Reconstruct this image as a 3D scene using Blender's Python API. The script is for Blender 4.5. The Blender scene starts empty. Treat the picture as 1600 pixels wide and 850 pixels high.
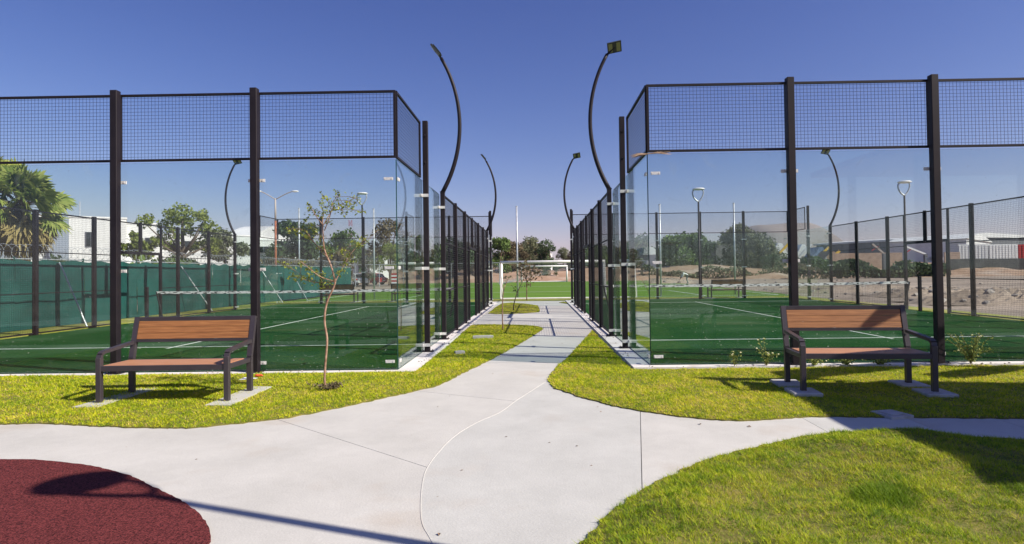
import bpy, bmesh, math, random
import numpy as np
from mathutils import Vector, Matrix, geometry
R = math.radians
random.seed(7); rng = np.random.default_rng(7)
SC = bpy.context.scene
COL = SC.collection

# ------------------------------------------------------------------ camera
CAM = np.array([0.218, -8.828, 1.374]); FPX = 972.63; YAW, PIT, ROL = 0.0210, 0.0178, -0.0132; PX, PY = 821.33, 407.79
_f = np.array([-math.sin(YAW)*math.cos(PIT), math.cos(YAW)*math.cos(PIT), math.sin(PIT)])
_r0 = np.array([math.cos(YAW), math.sin(YAW), 0.]); _u0 = np.cross(_r0, _f)
_r = _r0*math.cos(ROL)+_u0*math.sin(ROL); _u = -_r0*math.sin(ROL)+_u0*math.cos(ROL)
cam = bpy.data.cameras.new('camera'); co = bpy.data.objects.new('camera', cam); COL.objects.link(co); SC.camera = co
m = Matrix.Identity(4)
for i in range(3): m[i][0] = _r[i]; m[i][1] = _u[i]; m[i][2] = -_f[i]; m[i][3] = CAM[i]
co.matrix_world = m
cam.sensor_width = 36; cam.lens = FPX/1600*36; cam.shift_x = -(PX-800)/1600; cam.shift_y = (PY-425)/1600
cam.clip_start = .05; cam.clip_end = 6000
def at(x, y, Y):
    d = _f+_r*(x-PX)/FPX-_u*(y-PY)/FPX
    return Vector(CAM+d*(Y-CAM[1])/d[1])
def gnd(x, y, z=0.):
    d = _f+_r*(x-PX)/FPX-_u*(y-PY)/FPX
    return Vector(CAM+d*(z-CAM[2])/d[2])

# ------------------------------------------------------------------ light
SUN_EL, SUN_AZ = 40.0, 110.5          # azimuth clockwise from +Y
w = bpy.data.worlds.new('World'); SC.world = w; w.use_nodes = True
nt = w.node_tree; sky = nt.nodes.new('ShaderNodeTexSky'); sky.sky_type = 'NISHITA'; sky.sun_disc = False
sky.sun_elevation = R(SUN_EL); sky.sun_rotation = R(SUN_AZ); sky.air_density = 1.0; sky.dust_density = .3; sky.ozone_density = 10.0; sky.altitude = 0
bg = nt.nodes['Background']; bg.inputs['Strength'].default_value = 0.09
# a slightly more saturated zenith and a lavender horizon, as the polluted dry-season sky of the photograph has
sp_ = nt.nodes.new('ShaderNodeSeparateColor'); cb_ = nt.nodes.new('ShaderNodeCombineColor'); nt.links.new(sky.outputs['Color'], sp_.inputs[0])
for ch, (ex, ga) in enumerate(((1.60, .75), (1.40, .465), (1.0, .81))):
    pw_ = nt.nodes.new('ShaderNodeMath'); pw_.operation = 'POWER'; pw_.inputs[1].default_value = ex; nt.links.new(sp_.outputs[ch], pw_.inputs[0])
    ml_ = nt.nodes.new('ShaderNodeMath'); ml_.operation = 'MULTIPLY'; ml_.inputs[1].default_value = ga; mn_ = nt.nodes.new('ShaderNodeMath'); mn_.operation = 'MINIMUM'; mn_.inputs[1].default_value = (4.6, 4.9, 5.6)[ch]
    nt.links.new(pw_.outputs[0], ml_.inputs[0]); nt.links.new(ml_.outputs[0], mn_.inputs[0]); nt.links.new(mn_.outputs[0], cb_.inputs[ch])
nt.links.new(cb_.outputs[0], bg.inputs['Color'])
sl = bpy.data.lights.new('sun', 'SUN'); sl.energy = 5.0; sl.angle = R(.5); sl.color = (1, .90, .79)
so = bpy.data.objects.new('sun', sl); COL.objects.link(so)
sd = Vector((math.sin(R(SUN_AZ))*math.cos(R(SUN_EL)), math.cos(R(SUN_AZ))*math.cos(R(SUN_EL)), math.sin(R(SUN_EL))))
so.rotation_euler = (-sd).to_track_quat('-Z', 'Y').to_euler(); so.location = sd*50
SC.view_settings.view_transform = 'Standard'; SC.view_settings.look = 'None'; SC.view_settings.exposure = 0.60; SC.view_settings.gamma = 1
SC.cycles.transparent_max_bounces = 40; SC.cycles.max_bounces = 8; SC.cycles.use_denoising = True

# ------------------------------------------------------------------ materials
def mat(name, c, rough=.6, c2=None, scale=8., bump=0., bscale=None, metal=0., detail=6., attr=None, spec=None, stops=(.35, .65), dirt=None, speck=0.):
    m = bpy.data.materials.new(name); m.use_nodes = True; n = m.node_tree.nodes; l = m.node_tree.links
    b = n['Principled BSDF']; b.inputs['Roughness'].default_value = rough; b.inputs['Metallic'].default_value = metal
    if spec is not None: b.inputs['Specular IOR Level'].default_value = spec
    b.inputs['Base Color'].default_value = (*c, 1)
    tc = n.new('ShaderNodeTexCoord')
    src = None
    if c2 is not None:
        rp = n.new('ShaderNodeValToRGB')
        rp.color_ramp.elements[0].position, rp.color_ramp.elements[1].position = stops
        rp.color_ramp.elements[0].color = (*c, 1); rp.color_ramp.elements[1].color = (*c2, 1)
        if attr:
            a = n.new('ShaderNodeAttribute'); a.attribute_name = attr; l.new(a.outputs['Fac'], rp.inputs[0])
        else:
            ns = n.new('ShaderNodeTexNoise'); ns.inputs['Scale'].default_value = scale; ns.inputs['Detail'].default_value = detail
            l.new(tc.outputs['Object'], ns.inputs['Vector']); l.new(ns.outputs['Fac'], rp.inputs[0])
        src = rp.outputs[0]
    if dirt:
        dc, dscale, d0, d1 = dirt
        ns = n.new('ShaderNodeTexNoise'); ns.inputs['Scale'].default_value = dscale; ns.inputs['Detail'].default_value = 8
        l.new(tc.outputs['Object'], ns.inputs['Vector'])
        mr = n.new('ShaderNodeMapRange'); mr.inputs[1].default_value = d0; mr.inputs[2].default_value = d1
        l.new(ns.outputs['Fac'], mr.inputs[0])
        mx = n.new('ShaderNodeMixRGB'); mx.inputs[1].default_value = (*c, 1); mx.inputs[2].default_value = (*dc, 1)
        if src: l.new(src, mx.inputs[1])
        l.new(mr.outputs[0], mx.inputs[0]); src = mx.outputs[0]
    if speck:
        n1 = n.new('ShaderNodeTexNoise'); n1.inputs['Scale'].default_value = 110; n1.inputs['Detail'].default_value = 4; l.new(tc.outputs['Object'], n1.inputs['Vector'])
        v1 = n.new('ShaderNodeTexVoronoi'); v1.inputs['Scale'].default_value = 16; l.new(tc.outputs['Object'], v1.inputs['Vector'])
        n2 = n.new('ShaderNodeTexNoise'); n2.inputs['Scale'].default_value = 9; n2.inputs['Detail'].default_value = 10; n2.inputs['Distortion'].default_value = 1.2; l.new(tc.outputs['Object'], n2.inputs['Vector'])
        a1 = n.new('ShaderNodeMapRange'); a1.inputs[1].default_value = .3; a1.inputs[2].default_value = .7; a1.inputs[3].default_value = 1-speck; a1.inputs[4].default_value = 1+speck*.6; l.new(n1.outputs['Fac'], a1.inputs[0])
        a2 = n.new('ShaderNodeMapRange'); a2.inputs[1].default_value = .02; a2.inputs[2].default_value = .07; a2.inputs[3].default_value = .72; a2.inputs[4].default_value = 1; l.new(v1.outputs['Distance'], a2.inputs[0])
        a3 = n.new('ShaderNodeMapRange'); a3.inputs[1].default_value = .35; a3.inputs[2].default_value = .65; a3.inputs[3].default_value = 1-speck*.3; a3.inputs[4].default_value = 1.02; l.new(n2.outputs['Fac'], a3.inputs[0])
        k1 = n.new('ShaderNodeMath'); k1.operation = 'MULTIPLY'; l.new(a1.outputs[0], k1.inputs[0]); l.new(a2.outputs[0], k1.inputs[1])
        k2 = n.new('ShaderNodeMath'); k2.operation = 'MULTIPLY'; l.new(k1.outputs[0], k2.inputs[0]); l.new(a3.outputs[0], k2.inputs[1])
        cm = n.new('ShaderNodeVectorMath'); cm.operation = 'SCALE'; l.new(src, cm.inputs[0]); l.new(k2.outputs[0], cm.inputs['Scale']); src = cm.outputs[0]
    if src: l.new(src, b.inputs['Base Color'])
    if bump:
        nb = n.new('ShaderNodeTexNoise'); nb.inputs['Scale'].default_value = bscale or scale; nb.inputs['Detail'].default_value = 8
        l.new(tc.outputs['Object'], nb.inputs['Vector'])
        bp = n.new('ShaderNodeBump'); bp.inputs['Strength'].default_value = 1; bp.inputs['Distance'].default_value = bump
        l.new(nb.outputs['Fac'], bp.inputs['Height']); l.new(bp.outputs[0], b.inputs['Normal'])
    return m
M = {}
M['steel'] = mat('dark_painted_steel', (.012, .009, .012), .5, (.018, .014, .017), 3, .0004, 60, spec=.25)
M['bench_steel'] = mat('bench_frame_paint', (.036, .029, .036), .45, (.048, .040, .046), 5, .0003, 80)
M['wire'] = mat('black_wire', (.012, .010, .014), .5)
M['chrome'] = mat('clamp_metal', (.52, .52, .51), .4, (.66, .66, .64), 30)
M['conc'] = mat('concrete', (.470, .468, .432), .85, (.525, .522, .483), 1.6, .0018, 60, dirt=((.43, .38, .31), 1.1, .56, .80), speck=.09)
M['conc_b'] = mat('concrete_cooler', (.450, .457, .427), .85, (.495, .502, .470), 2.2, .0018, 60, dirt=((.45, .42, .37), 1.3, .6, .9), speck=.09)
M['conc_old'] = mat('old_concrete', (.38, .37, .36), .9, (.50, .49, .47), 6, .003, 40, dirt=((.2, .18, .14), 5, .55, .8))
M['joint'] = mat('joint_filler', (.22, .21, .20), .95, (.32, .30, .28), 10)
M['kerb'] = mat('pale_kerb', (.58, .56, .54), .85, (.66, .64, .61), 3, .002, 40, dirt=((.40, .36, .30), 2.5, .58, .8))
M['lip'] = mat('seam_lip', (.52, .50, .48), .85, (.66, .64, .61), 14, .003, 50)
M['rubber'] = mat('rubber_granulate', (.028, .006, .007), .95, (.19, .042, .042), 120, .004, 200, detail=8, stops=(.36, .62), spec=.15)
M['soil'] = mat('lawn_soil', (.10, .11, .014), .95, (.20, .17, .04), 9, .01, 40)  # soil colour darkened to read as shade in the gaps between blades
M['dirt'] = mat('dirt', (.20, .155, .12), .95, (.33, .265, .21), .6, .03, 6, dirt=((.42, .33, .26), .12, .5, .7))
M['turf'] = mat('court_turf', (.003, .030, .007), .95, (.024, .095, .023), 38, .006, 120, spec=.04, stops=(.3, .7), dirt=((.045, .105, .045), .45, .46, .72))
M['line'] = mat('line_fibre', (.45, .50, .45), .9, (.62, .66, .60), 20)
M['sand'] = mat('sand_grain', (.62, .60, .52), .9)
M['netline'] = mat('net_cord', (.02, .02, .022), .8)
M['white'] = mat('white_paint', (.72, .72, .71), .5, (.80, .80, .79), 4)
M['wall_w'] = mat('white_render', (.70, .70, .70), .8, (.80, .80, .79), 1.2)
M['galv'] = mat('galvanised', (.40, .43, .47), .4, (.55, .58, .60), 6, metal=.3)
M['screen'] = mat('windscreen_fabric', (.002, .062, .055), .8, (.006, .092, .082), 1.3, .02, 3, dirt=((.012, .115, .10), .5, .55, .8))
M['screen_d'] = mat('windscreen_post', (.008, .06, .05), .8)
M['grey_d'] = mat('grey_cladding', (.10, .105, .12), .7, (.13, .135, .15), 1)
M['grey_l'] = mat('pale_roof_sheet', (.60, .61, .62), .6, (.70, .71, .71), .5)
M['brick'] = mat('tan_block_wall', (.32, .22, .16), .9, (.40, .29, .22), 1.5)
M['darkwall'] = mat('dark_wall', (.04, .04, .042), .9, (.07, .068, .07), 1)
M['red'] = mat('red_paint', (.42, .03, .03), .35)
M['rust'] = mat('rust_primer_paint', (.36, .10, .045), .6, (.45, .16, .08), 6)
M['palepole'] = mat('beige_pole_paint', (.45, .38, .33), .6)
M['yellow'] = mat('yellow_fabric', (.72, .46, .04), .6)
M['blue'] = mat('blue_tarp', (.10, .16, .30), .6)
M['pane'] = mat('window_pane', (.03, .035, .04), .1, spec=.6)
M['tyre'] = mat('tyre', (.02, .02, .02), .8)
M['carwhite'] = mat('car_white', (.75, .75, .76), .25)
M['tail'] = mat('tail_lamp', (.45, .03, .02), .25)
M['bark'] = mat('bark', (.10, .075, .055), .9, (.18, .14, .10), 10, .01, 20)
M['barkpale'] = mat('sapling_bark', (.22, .12, .075), .85, (.40, .26, .18), 14, .003, 21)
M['palmbark'] = mat('palm_fibre', (.09, .06, .045), .95, (.20, .15, .10), 12, .02, 20)
M['hill'] = mat('dry_hill', (.20, .165, .15), 1, (.25, .21, .19), .004)
M['leafdry'] = mat('dried_leaf', (.20, .13, .08), .8, (.33, .23, .15), 20)
M['orange'] = mat('orange_plastic', (.75, .13, .04), .5)
M['paper'] = mat('paper', (.7, .7, .7), .8)
M['skin'] = mat('skin', (.28, .15, .10), .6)
M['shirt'] = mat('white_shirt', (.66, .68, .66), .9)
M['trouser'] = mat('grey_trousers', (.16, .22, .20), .9)
M['lampled'] = mat('led_cover', (.24, .25, .10), .3)
M['lampbody'] = mat('lamp_housing', (.035, .04, .032), .5)
M['rock'] = mat('rock', (.22, .19, .17), .95, (.40, .36, .32), 3, .02, 8)
def leafmat(name, a, b, rough=.6, trans=.25):
    m = mat(name, a, rough, b, attr='tint', stops=(0, 1), spec=.25)
    n = m.node_tree.nodes; l = m.node_tree.links; bs = n['Principled BSDF']; out = n['Material Output']
    tr = n.new('ShaderNodeBsdfTranslucent'); mx = n.new('ShaderNodeMixShader'); mx.inputs[0].default_value = trans
    ramp = [x for x in n if x.type == 'VALTORGB'][0]
    l.new(ramp.outputs[0], tr.inputs['Color']); l.new(bs.outputs[0], mx.inputs[1]); l.new(tr.outputs[0], mx.inputs[2]); l.new(mx.outputs[0], out.inputs['Surface'])
    return m
M['blade'] = leafmat('grass_blade', (.20, .33, .010), (.60, .54, .05), .6, .35)
_rp = [x for x in M['blade'].node_tree.nodes if x.type == 'VALTORGB'][0].color_ramp
_e = _rp.elements.new(.45); _e.color = (.58, .62, .014, 1)
_e = _rp.elements.new(.8); _e.color = (.76, .69, .05, 1)
_rp.elements[-1].color = (.62, .44, .22, 1)
M['blade_d'] = leafmat('grass_blade_green', (.12, .23, .010), (.40, .33, .10), .6, .3)
_rp = [x for x in M['blade_d'].node_tree.nodes if x.type == 'VALTORGB'][0].color_ramp
_e = _rp.elements.new(.5); _e.color = (.43, .52, .012, 1)
_e = _rp.elements.new(.82); _e.color = (.60, .56, .04, 1)
M['leaf_mid'] = leafmat('leaf_mid_green', (.06, .11, .03), (.17, .25, .06))
M['leaf_light'] = leafmat('leaf_light_green', (.12, .17, .035), (.32, .36, .09))
M['leaf_dark'] = leafmat('leaf_dark_green', (.03, .06, .025), (.10, .15, .06))
M['leaf_brown'] = leafmat('leaf_brownish', (.10, .085, .05), (.26, .21, .12))
M['leaf_olive'] = leafmat('leaf_grey_olive', (.09, .105, .06), (.24, .26, .14))
M['leaf_sap'] = leafmat('leaf_sapling', (.10, .16, .02), (.34, .36, .06), .5, .3)
M['leaf_palm'] = leafmat('leaf_palm', (.13, .20, .035), (.42, .46, .13), .45)
M['leaf_palmdry'] = leafmat('leaf_palm_dry', (.24, .19, .07), (.48, .40, .18), .7)
M['flower'] = mat('weed_flower', (.75, .72, .45), .7)

def wood(name, c1, c2):
    m = mat(name, c1, .5); n = m.node_tree.nodes; l = m.node_tree.links
    tc = n.new('ShaderNodeTexCoord'); mp = n.new('ShaderNodeMapping'); mp.inputs['Scale'].default_value = (2, 40, 40)
    ns = n.new('ShaderNodeTexNoise'); ns.inputs['Scale'].default_value = 2; ns.inputs['Detail'].default_value = 8; ns.inputs['Distortion'].default_value = .6
    rp = n.new('ShaderNodeValToRGB'); rp.color_ramp.elements[0].position = .3; rp.color_ramp.elements[1].position = .7
    rp.color_ramp.elements[0].color = (*c1, 1); rp.color_ramp.elements[1].color = (*c2, 1)
    l.new(tc.outputs['Object'], mp.inputs[0]); l.new(mp.outputs[0], ns.inputs['Vector']); l.new(ns.outputs['Fac'], rp.inputs[0]); l.new(rp.outputs[0], n['Principled BSDF'].inputs['Base Color'])
    bp = n.new('ShaderNodeBump'); bp.inputs['Distance'].default_value = .001; l.new(ns.outputs['Fac'], bp.inputs['Height']); l.new(bp.outputs[0], n['Principled BSDF'].inputs['Normal'])
    return m
M['wood'] = wood('orange_wood', (.21, .085, .026), (.37, .165, .055))
M['wood2'] = wood('faded_wood', (.34, .15, .07), (.50, .26, .14))

def glassmat():
    m = bpy.data.materials.new('tempered_glass'); m.use_nodes = True; n = m.node_tree.nodes; l = m.node_tree.links; n.clear()
    out = n.new('ShaderNodeOutputMaterial'); tr = n.new('ShaderNodeBsdfTransparent'); tr.inputs[0].default_value = (.895, .935, .925, 1)
    gl = n.new('ShaderNodeBsdfGlossy'); gl.inputs['Roughness'].default_value = .0; gl.inputs[0].default_value = (.95, 1, .98, 1)
    lw = n.new('ShaderNodeLayerWeight'); lw.inputs[0].default_value = .5
    pw = n.new('ShaderNodeMath'); pw.operation = 'POWER'; pw.inputs[1].default_value = 5; l.new(lw.outputs['Facing'], pw.inputs[0])
    ma = n.new('ShaderNodeMath'); ma.operation = 'MULTIPLY_ADD'; ma.inputs[1].default_value = .9; ma.inputs[2].default_value = .028; l.new(pw.outputs[0], ma.inputs[0])
    mx = n.new('ShaderNodeMixShader'); l.new(ma.outputs[0], mx.inputs[0]); l.new(tr.outputs[0], mx.inputs[1]); l.new(gl.outputs[0], mx.inputs[2])
    df = n.new('ShaderNodeBsdfDiffuse'); df.inputs[0].default_value = (.55, .62, .60, 1)
    tc = n.new('ShaderNodeTexCoord'); ns = n.new('ShaderNodeTexNoise'); ns.inputs['Scale'].default_value = 1.3; ns.inputs['Detail'].default_value = 7
    l.new(tc.outputs['Object'], ns.inputs['Vector'])
    mr = n.new('ShaderNodeMapRange'); mr.inputs[1].default_value = .4; mr.inputs[2].default_value = .75; mr.inputs[3].default_value = .001; mr.inputs[4].default_value = .012
    l.new(ns.outputs['Fac'], mr.inputs[0])
    vo = n.new('ShaderNodeTexVoronoi'); vo.inputs['Scale'].default_value = 5.5; l.new(tc.outputs['Object'], vo.inputs['Vector'])
    vm = n.new('ShaderNodeMapRange'); vm.inputs[1].default_value = .035; vm.inputs[2].default_value = .06; vm.inputs[3].default_value = .22; vm.inputs[4].default_value = 0; l.new(vo.outputs['Distance'], vm.inputs[0])
    n3 = n.new('ShaderNodeTexNoise'); n3.inputs['Scale'].default_value = 2.2; n3.inputs['Detail'].default_value = 3; n3.inputs['Distortion'].default_value = 3; l.new(tc.outputs['Object'], n3.inputs['Vector'])
    s3 = n.new('ShaderNodeMapRange'); s3.inputs[1].default_value = .62; s3.inputs[2].default_value = .72; s3.inputs[3].default_value = 0; s3.inputs[4].default_value = .035; l.new(n3.outputs['Fac'], s3.inputs[0])
    a4 = n.new('ShaderNodeMath'); a4.operation = 'ADD'; l.new(mr.outputs[0], a4.inputs[0]); l.new(vm.outputs[0], a4.inputs[1])
    a5 = n.new('ShaderNodeMath'); a5.operation = 'ADD'; l.new(a4.outputs[0], a5.inputs[0]); l.new(s3.outputs[0], a5.inputs[1])
    m2 = n.new('ShaderNodeMixShader'); l.new(a5.outputs[0], m2.inputs[0]); l.new(mx.outputs[0], m2.inputs[1]); l.new(df.outputs[0], m2.inputs[2])
    l.new(m2.outputs[0], out.inputs[0]); return m
M['glass'] = glassmat()
M['glassedge'] = mat('glass_edge', (.02, .07, .06), .15)

# ------------------------------------------------------------------ builders
def tag(o, label=None, cat=None, group=None, kind=None):
    if label: o['label'] = label
    if cat: o['category'] = cat
    if group: o['group'] = group
    if kind: o['kind'] = kind
    return o
def empty(name, loc, rz=0., label=None, cat=None, group=None):
    o = bpy.data.objects.new(name, None); COL.objects.link(o); o.location = loc; o.rotation_euler = (0, 0, rz); o.empty_display_size = .1
    return tag(o, label, cat, group)
def link(name, me, parent=None, loc=(0, 0, 0), rot=(0, 0, 0)):
    o = bpy.data.objects.new(name, me); COL.objects.link(o); o.parent = parent; o.location = loc; o.rotation_euler = rot
    return o
def copy_tree(o, parent=None):
    c = o.copy(); COL.objects.link(c); c.parent = parent
    for ch in [x for x in o.children]: copy_tree(ch, c)
    return c
class MB:
    def __init__(s): s.v = []; s.f = []; s.mi = []; s.cur = 0
    def add(s, vs, fs):
        k = len(s.v); s.v += [tuple(map(float, q)) for q in vs]; s.f += [tuple(i+k for i in f) for f in fs]; s.mi += [s.cur]*len(fs); return s
    def box(s, x0, x1, y0, y1, z0, z1, rz=0, piv=None):
        if x0 > x1: x0, x1 = x1, x0
        vs = [(x, y, z) for z in (z0, z1) for x, y in ((x0, y0), (x1, y0), (x1, y1), (x0, y1))]
        if rz:
            px, py = piv or ((x0+x1)/2, (y0+y1)/2); c, n = math.cos(rz), math.sin(rz)
            vs = [(px+(x-px)*c-(y-py)*n, py+(x-px)*n+(y-py)*c, z) for x, y, z in vs]
        return s.add(vs, [(0, 3, 2, 1), (4, 5, 6, 7), (0, 1, 5, 4), (1, 2, 6, 5), (2, 3, 7, 6), (3, 0, 4, 7)])
    def bar(s, a, b, w, h=None, up=(0, 0, 1), ends=True):
        h = h or w; a = Vector(a); b = Vector(b); d = (b-a).normalized(); up = Vector(up)
        if abs(d.dot(up)) > .98: up = Vector((0, 1, 0))
        x = d.cross(up).normalized(); y = x.cross(d).normalized()
        vs = [p+x*i*w/2+y*j*h/2 for p in (a, b) for i, j in ((-1, -1), (1, -1), (1, 1), (-1, 1))]
        fs = [(0, 1, 5, 4), (1, 2, 6, 5), (2, 3, 7, 6), (3, 0, 4, 7)]
        if ends: fs += [(3, 2, 1, 0), (4, 5, 6, 7)]
        return s.add(vs, fs)
    def tube(s, pts, rad, n=8, cap=True):
        pts = [Vector(p) for p in pts]; rad = rad if hasattr(rad, '__len__') else [rad]*len(pts)
        k = len(s.v); vs = []; fs = []; ref = Vector((0.13, .97, .2)).normalized()
        for i, p in enumerate(pts):
            d = (pts[min(i+1, len(pts)-1)]-pts[max(i-1, 0)]).normalized()
            x = d.cross(ref)
            if x.length < 1e-3: x = d.cross(Vector((1, 0, 0)))
            x.normalize(); y = d.cross(x).normalized()
            vs += [p+(x*math.cos(t)+y*math.sin(t))*rad[i] for t in (2*math.pi*j/n for j in range(n))]
        for i in range(len(pts)-1):
            for j in range(n): fs.append((i*n+j, i*n+(j+1) % n, (i+1)*n+(j+1) % n, (i+1)*n+j))
        if cap: fs += [tuple(reversed(range(n))), tuple(range((len(pts)-1)*n, len(pts)*n))]
        return s.add(vs, fs)
    def prism(s, poly, z0, z1, axis='z'):
        n = len(poly)
        T = {'z': lambda a, b, c: (a, b, c), 'x': lambda a, b, c: (c, a, b), 'y': lambda a, b, c: (a, c, b)}[axis]
        vs = [T(a, b, z0) for a, b in poly]+[T(a, b, z1) for a, b in poly]
        return s.add(vs, [tuple(reversed(range(n))), tuple(range(n, 2*n))]+[(i, (i+1) % n, n+(i+1) % n, n+i) for i in range(n)])
    def blob(s, c, r, sub=2, jit=.15, seed=0):
        bm = bmesh.new(); bmesh.ops.create_icosphere(bm, subdivisions=sub, radius=1); rr = random.Random(seed)
        vs = [(c[0]+v.co.x*r[0]*(q := 1+rr.uniform(-jit, jit)), c[1]+v.co.y*r[1]*q, c[2]+v.co.z*r[2]*q) for v in bm.verts]
        fs = [tuple(v.index for v in f.verts) for f in bm.faces]; bm.free(); return s.add(vs, fs)
    def mesh(s, name, mats, fix=True, smooth=False, bevel=0.):
        me = bpy.data.meshes.new(name); me.from_pydata(s.v, [], s.f)
        for m_ in (mats if isinstance(mats, (list, tuple)) else [mats]): me.materials.append(m_)
        me.polygons.foreach_set('material_index', s.mi)
        if fix or bevel:
            bm = bmesh.new(); bm.from_mesh(me)
            if bevel: bmesh.ops.bevel(bm, geom=bm.edges[:], offset=bevel, segments=1, affect='EDGES', clamp_overlap=True)
            bmesh.ops.recalc_face_normals(bm, faces=bm.faces[:]); bm.to_mesh(me); bm.free()
        if smooth: me.polygons.foreach_set('use_smooth', [True]*len(me.polygons))
        me.update(); return me
    def build(s, name, mats, parent=None, loc=(0, 0, 0), rot=(0, 0, 0), **k):
        return link(name, s.mesh(name, mats, **k), parent, loc, rot)
def smooth_path(pts, n=6):
    P = [Vector(p) for p in pts]; P = [2*P[0]-P[1]]+P+[2*P[-1]-P[-2]]; out = []
    for i in range(1, len(P)-2):
        for k in range(n):
            t = k/n; a, b, c, d = P[i-1:i+3]
            out.append(.5*((2*b)+(c-a)*t+(2*a-5*b+4*c-d)*t*t+(3*b-a-3*c+d)*t**3))
    out.append(P[-2]); return out
def np_mesh(name, V, F, mats, tint=None):
    me = bpy.data.meshes.new(name); nv, nf, k = len(V), len(F), F.shape[1]
    me.vertices.add(nv); me.vertices.foreach_set('co', V.astype(np.float32).ravel())
    me.loops.add(nf*k); me.loops.foreach_set('vertex_index', F.astype(np.int32).ravel())
    me.polygons.add(nf); me.polygons.foreach_set('loop_start', np.arange(0, nf*k, k, dtype=np.int32)); me.polygons.foreach_set('loop_total', np.full(nf, k, np.int32))
    for m_ in (mats if isinstance(mats, (list, tuple)) else [mats]): me.materials.append(m_)
    me.update(calc_edges=True)
    if tint is not None:
        a = me.attributes.new('tint', 'FLOAT', 'FACE'); a.data.foreach_set('value', tint.astype(np.float32))
    return me
def leaves(C, size, aspect=1.6, tint=None, flat=0., rg=rng):
    """one quad (rhomb) per centre"""
    n = len(C); a = rg.normal(size=(n, 3)); a[:, 2] *= (1-flat); a /= np.linalg.norm(a, axis=1)[:, None]
    b = np.cross(a, rg.normal(size=(n, 3))); b /= np.linalg.norm(b, axis=1)[:, None]+1e-9
    s = (size*rg.uniform(.6, 1.3, n))[:, None]
    V = np.stack([C-a*s*aspect/2, C+b*s/2, C+a*s*aspect/2, C-b*s/2], 1).reshape(-1, 3)
    F = np.arange(n*4).reshape(-1, 4)
    return V, F, (rg.uniform(0, 1, n) if tint is None else tint)

# ------------------------------------------------------------------ ground, paths, lawns
def sheet(name, poly, z0, z1, m, kind='structure', label=None, parent=None):
    b = MB(); b.prism(poly, z0, z1); o = b.build(name, m, parent)
    if kind: tag(o, label, kind=kind)
    return o
g = MB(); g.add([(-2500, -400, -.06), (2500, -400, -.06), (2500, 4000, -.06), (-2500, 4000, -.06)], [(0, 1, 2, 3)])
tag(g.build('ground', M['dirt']), 'bare dirt ground reaching to the horizon', kind='structure')
path = sheet('path', [(-16, -14), (14, -14), (14, .3), (1.9, .3), (1.9, 22), (-1.9, 22), (-1.9, .3), (-16, .3)], -.055, -.012, M['joint'], label='pale concrete path between the lawns')
SEAM = [(.2, -14), (.2, -7), (-.1, -6.3), (-.34, -5.65), (-.44, -5.4), (-.51, -5.08), (-.57, -4.69), (-.59, -4.41), (-.57, -4.03), (-.51, -3.58), (-.37, -3.11), (-.18, -2.69), (-.05, -2.17), (.11, -1.62), (.29, -1.0), (.6, -.02)]
def sm2(p, n=4): return [(q.x, q.y) for q in smooth_path([(a, b, 0) for a, b in p], n)]
slabs = [
 ([(-15.9, -.02), (-5.6, -.02), (-.59, -4.41)]+sm2(SEAM[:8])[::-1][1:]+[(-15.9, -13.9)], 'conc'),
 ([(-5.6, -.02), (-4.1, -.02), (-.05, -2.17)]+sm2(SEAM[7:13])[::-1][1:], 'conc'),
 ([(-4.1, -.02), (-.05, -2.17)]+sm2(SEAM[12:])[1:]+[(.6, .62), (-1.8, .66), (-1.8, .1)], 'conc'),
 (sm2(SEAM)+[(1.6, -.02), (1.19, -2.7), (.86, -4.8), (.55, -6.8), (.55, -13.9)], 'conc_b'),
 ([(1.6, -.02), (2.62, -.02), (2.62, -13.9), (.55, -13.9), (.55, -6.8), (.86, -4.8), (1.19, -2.7)], 'conc'),
]
for a, b in ((2.62, 3.54), (3.54, 4.31), (4.31, 5.5), (5.5, 7.5), (7.5, 10), (10, 13.9)):
    slabs.append(([(a, -13.9), (b, -13.9), (b, -.02), (a, -.02)], 'conc_b' if b < 4 else 'conc'))
ys = [.66, 2.9, 5.6, 8.6, 11.9, 15.2, 18.6, 21.9]
for i in range(len(ys)-1): slabs.append(([(-1.85, ys[i]), (1.85, ys[i]-.03 if i == 0 else ys[i]), (1.85, ys[i+1]), (-1.85, ys[i+1])], 'conc_b' if i in (0, 3) else 'conc'))
def inset(poly, d):
    n = len(poly); A = sum(poly[i][0]*poly[(i+1) % n][1]-poly[(i+1) % n][0]*poly[i][1] for i in range(n)); s = 1 if A > 0 else -1; out = []
    for i in range(n):
        p0, p, p1 = Vector(poly[i-1]), Vector(poly[i]), Vector(poly[(i+1) % n])
        e0 = (p-p0).normalized(); e1 = (p1-p).normalized(); nn = Vector((-(e0.y+e1.y), e0.x+e1.x))*s
        if nn.length < 1e-4: nn = Vector((-e0.y, e0.x))*s
        nn.normalize(); c = max(.4, abs(nn.dot(Vector((-e0.y, e0.x))*s))); out.append(tuple(p+nn*d/c))
    return out
for q, mm in slabs:
    b = MB(); b.prism(inset(q, .0028), -.0115, 0); b.build('slab', M[mm], path)
b = MB(); b.tube([(x, y, -.0012) for x, y in sm2(SEAM[1:15], 8)], [.0042]*(14*8-7), 6); b.build('seam_ridge', M['conc'], path)
def jagged(poly, step=.05, j=.017):
    out = []; rr = random.Random(3)
    for i in range(len(poly)):
        a = Vector(poly[i]); b_ = Vector(poly[(i+1) % len(poly)]); n = max(1, int((b_-a).length/step))
        for k in range(n):
            p = a.lerp(b_, k/n); out.append((p.x+rr.uniform(-j, j), p.y+rr.uniform(-j, j)))
    return out
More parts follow.
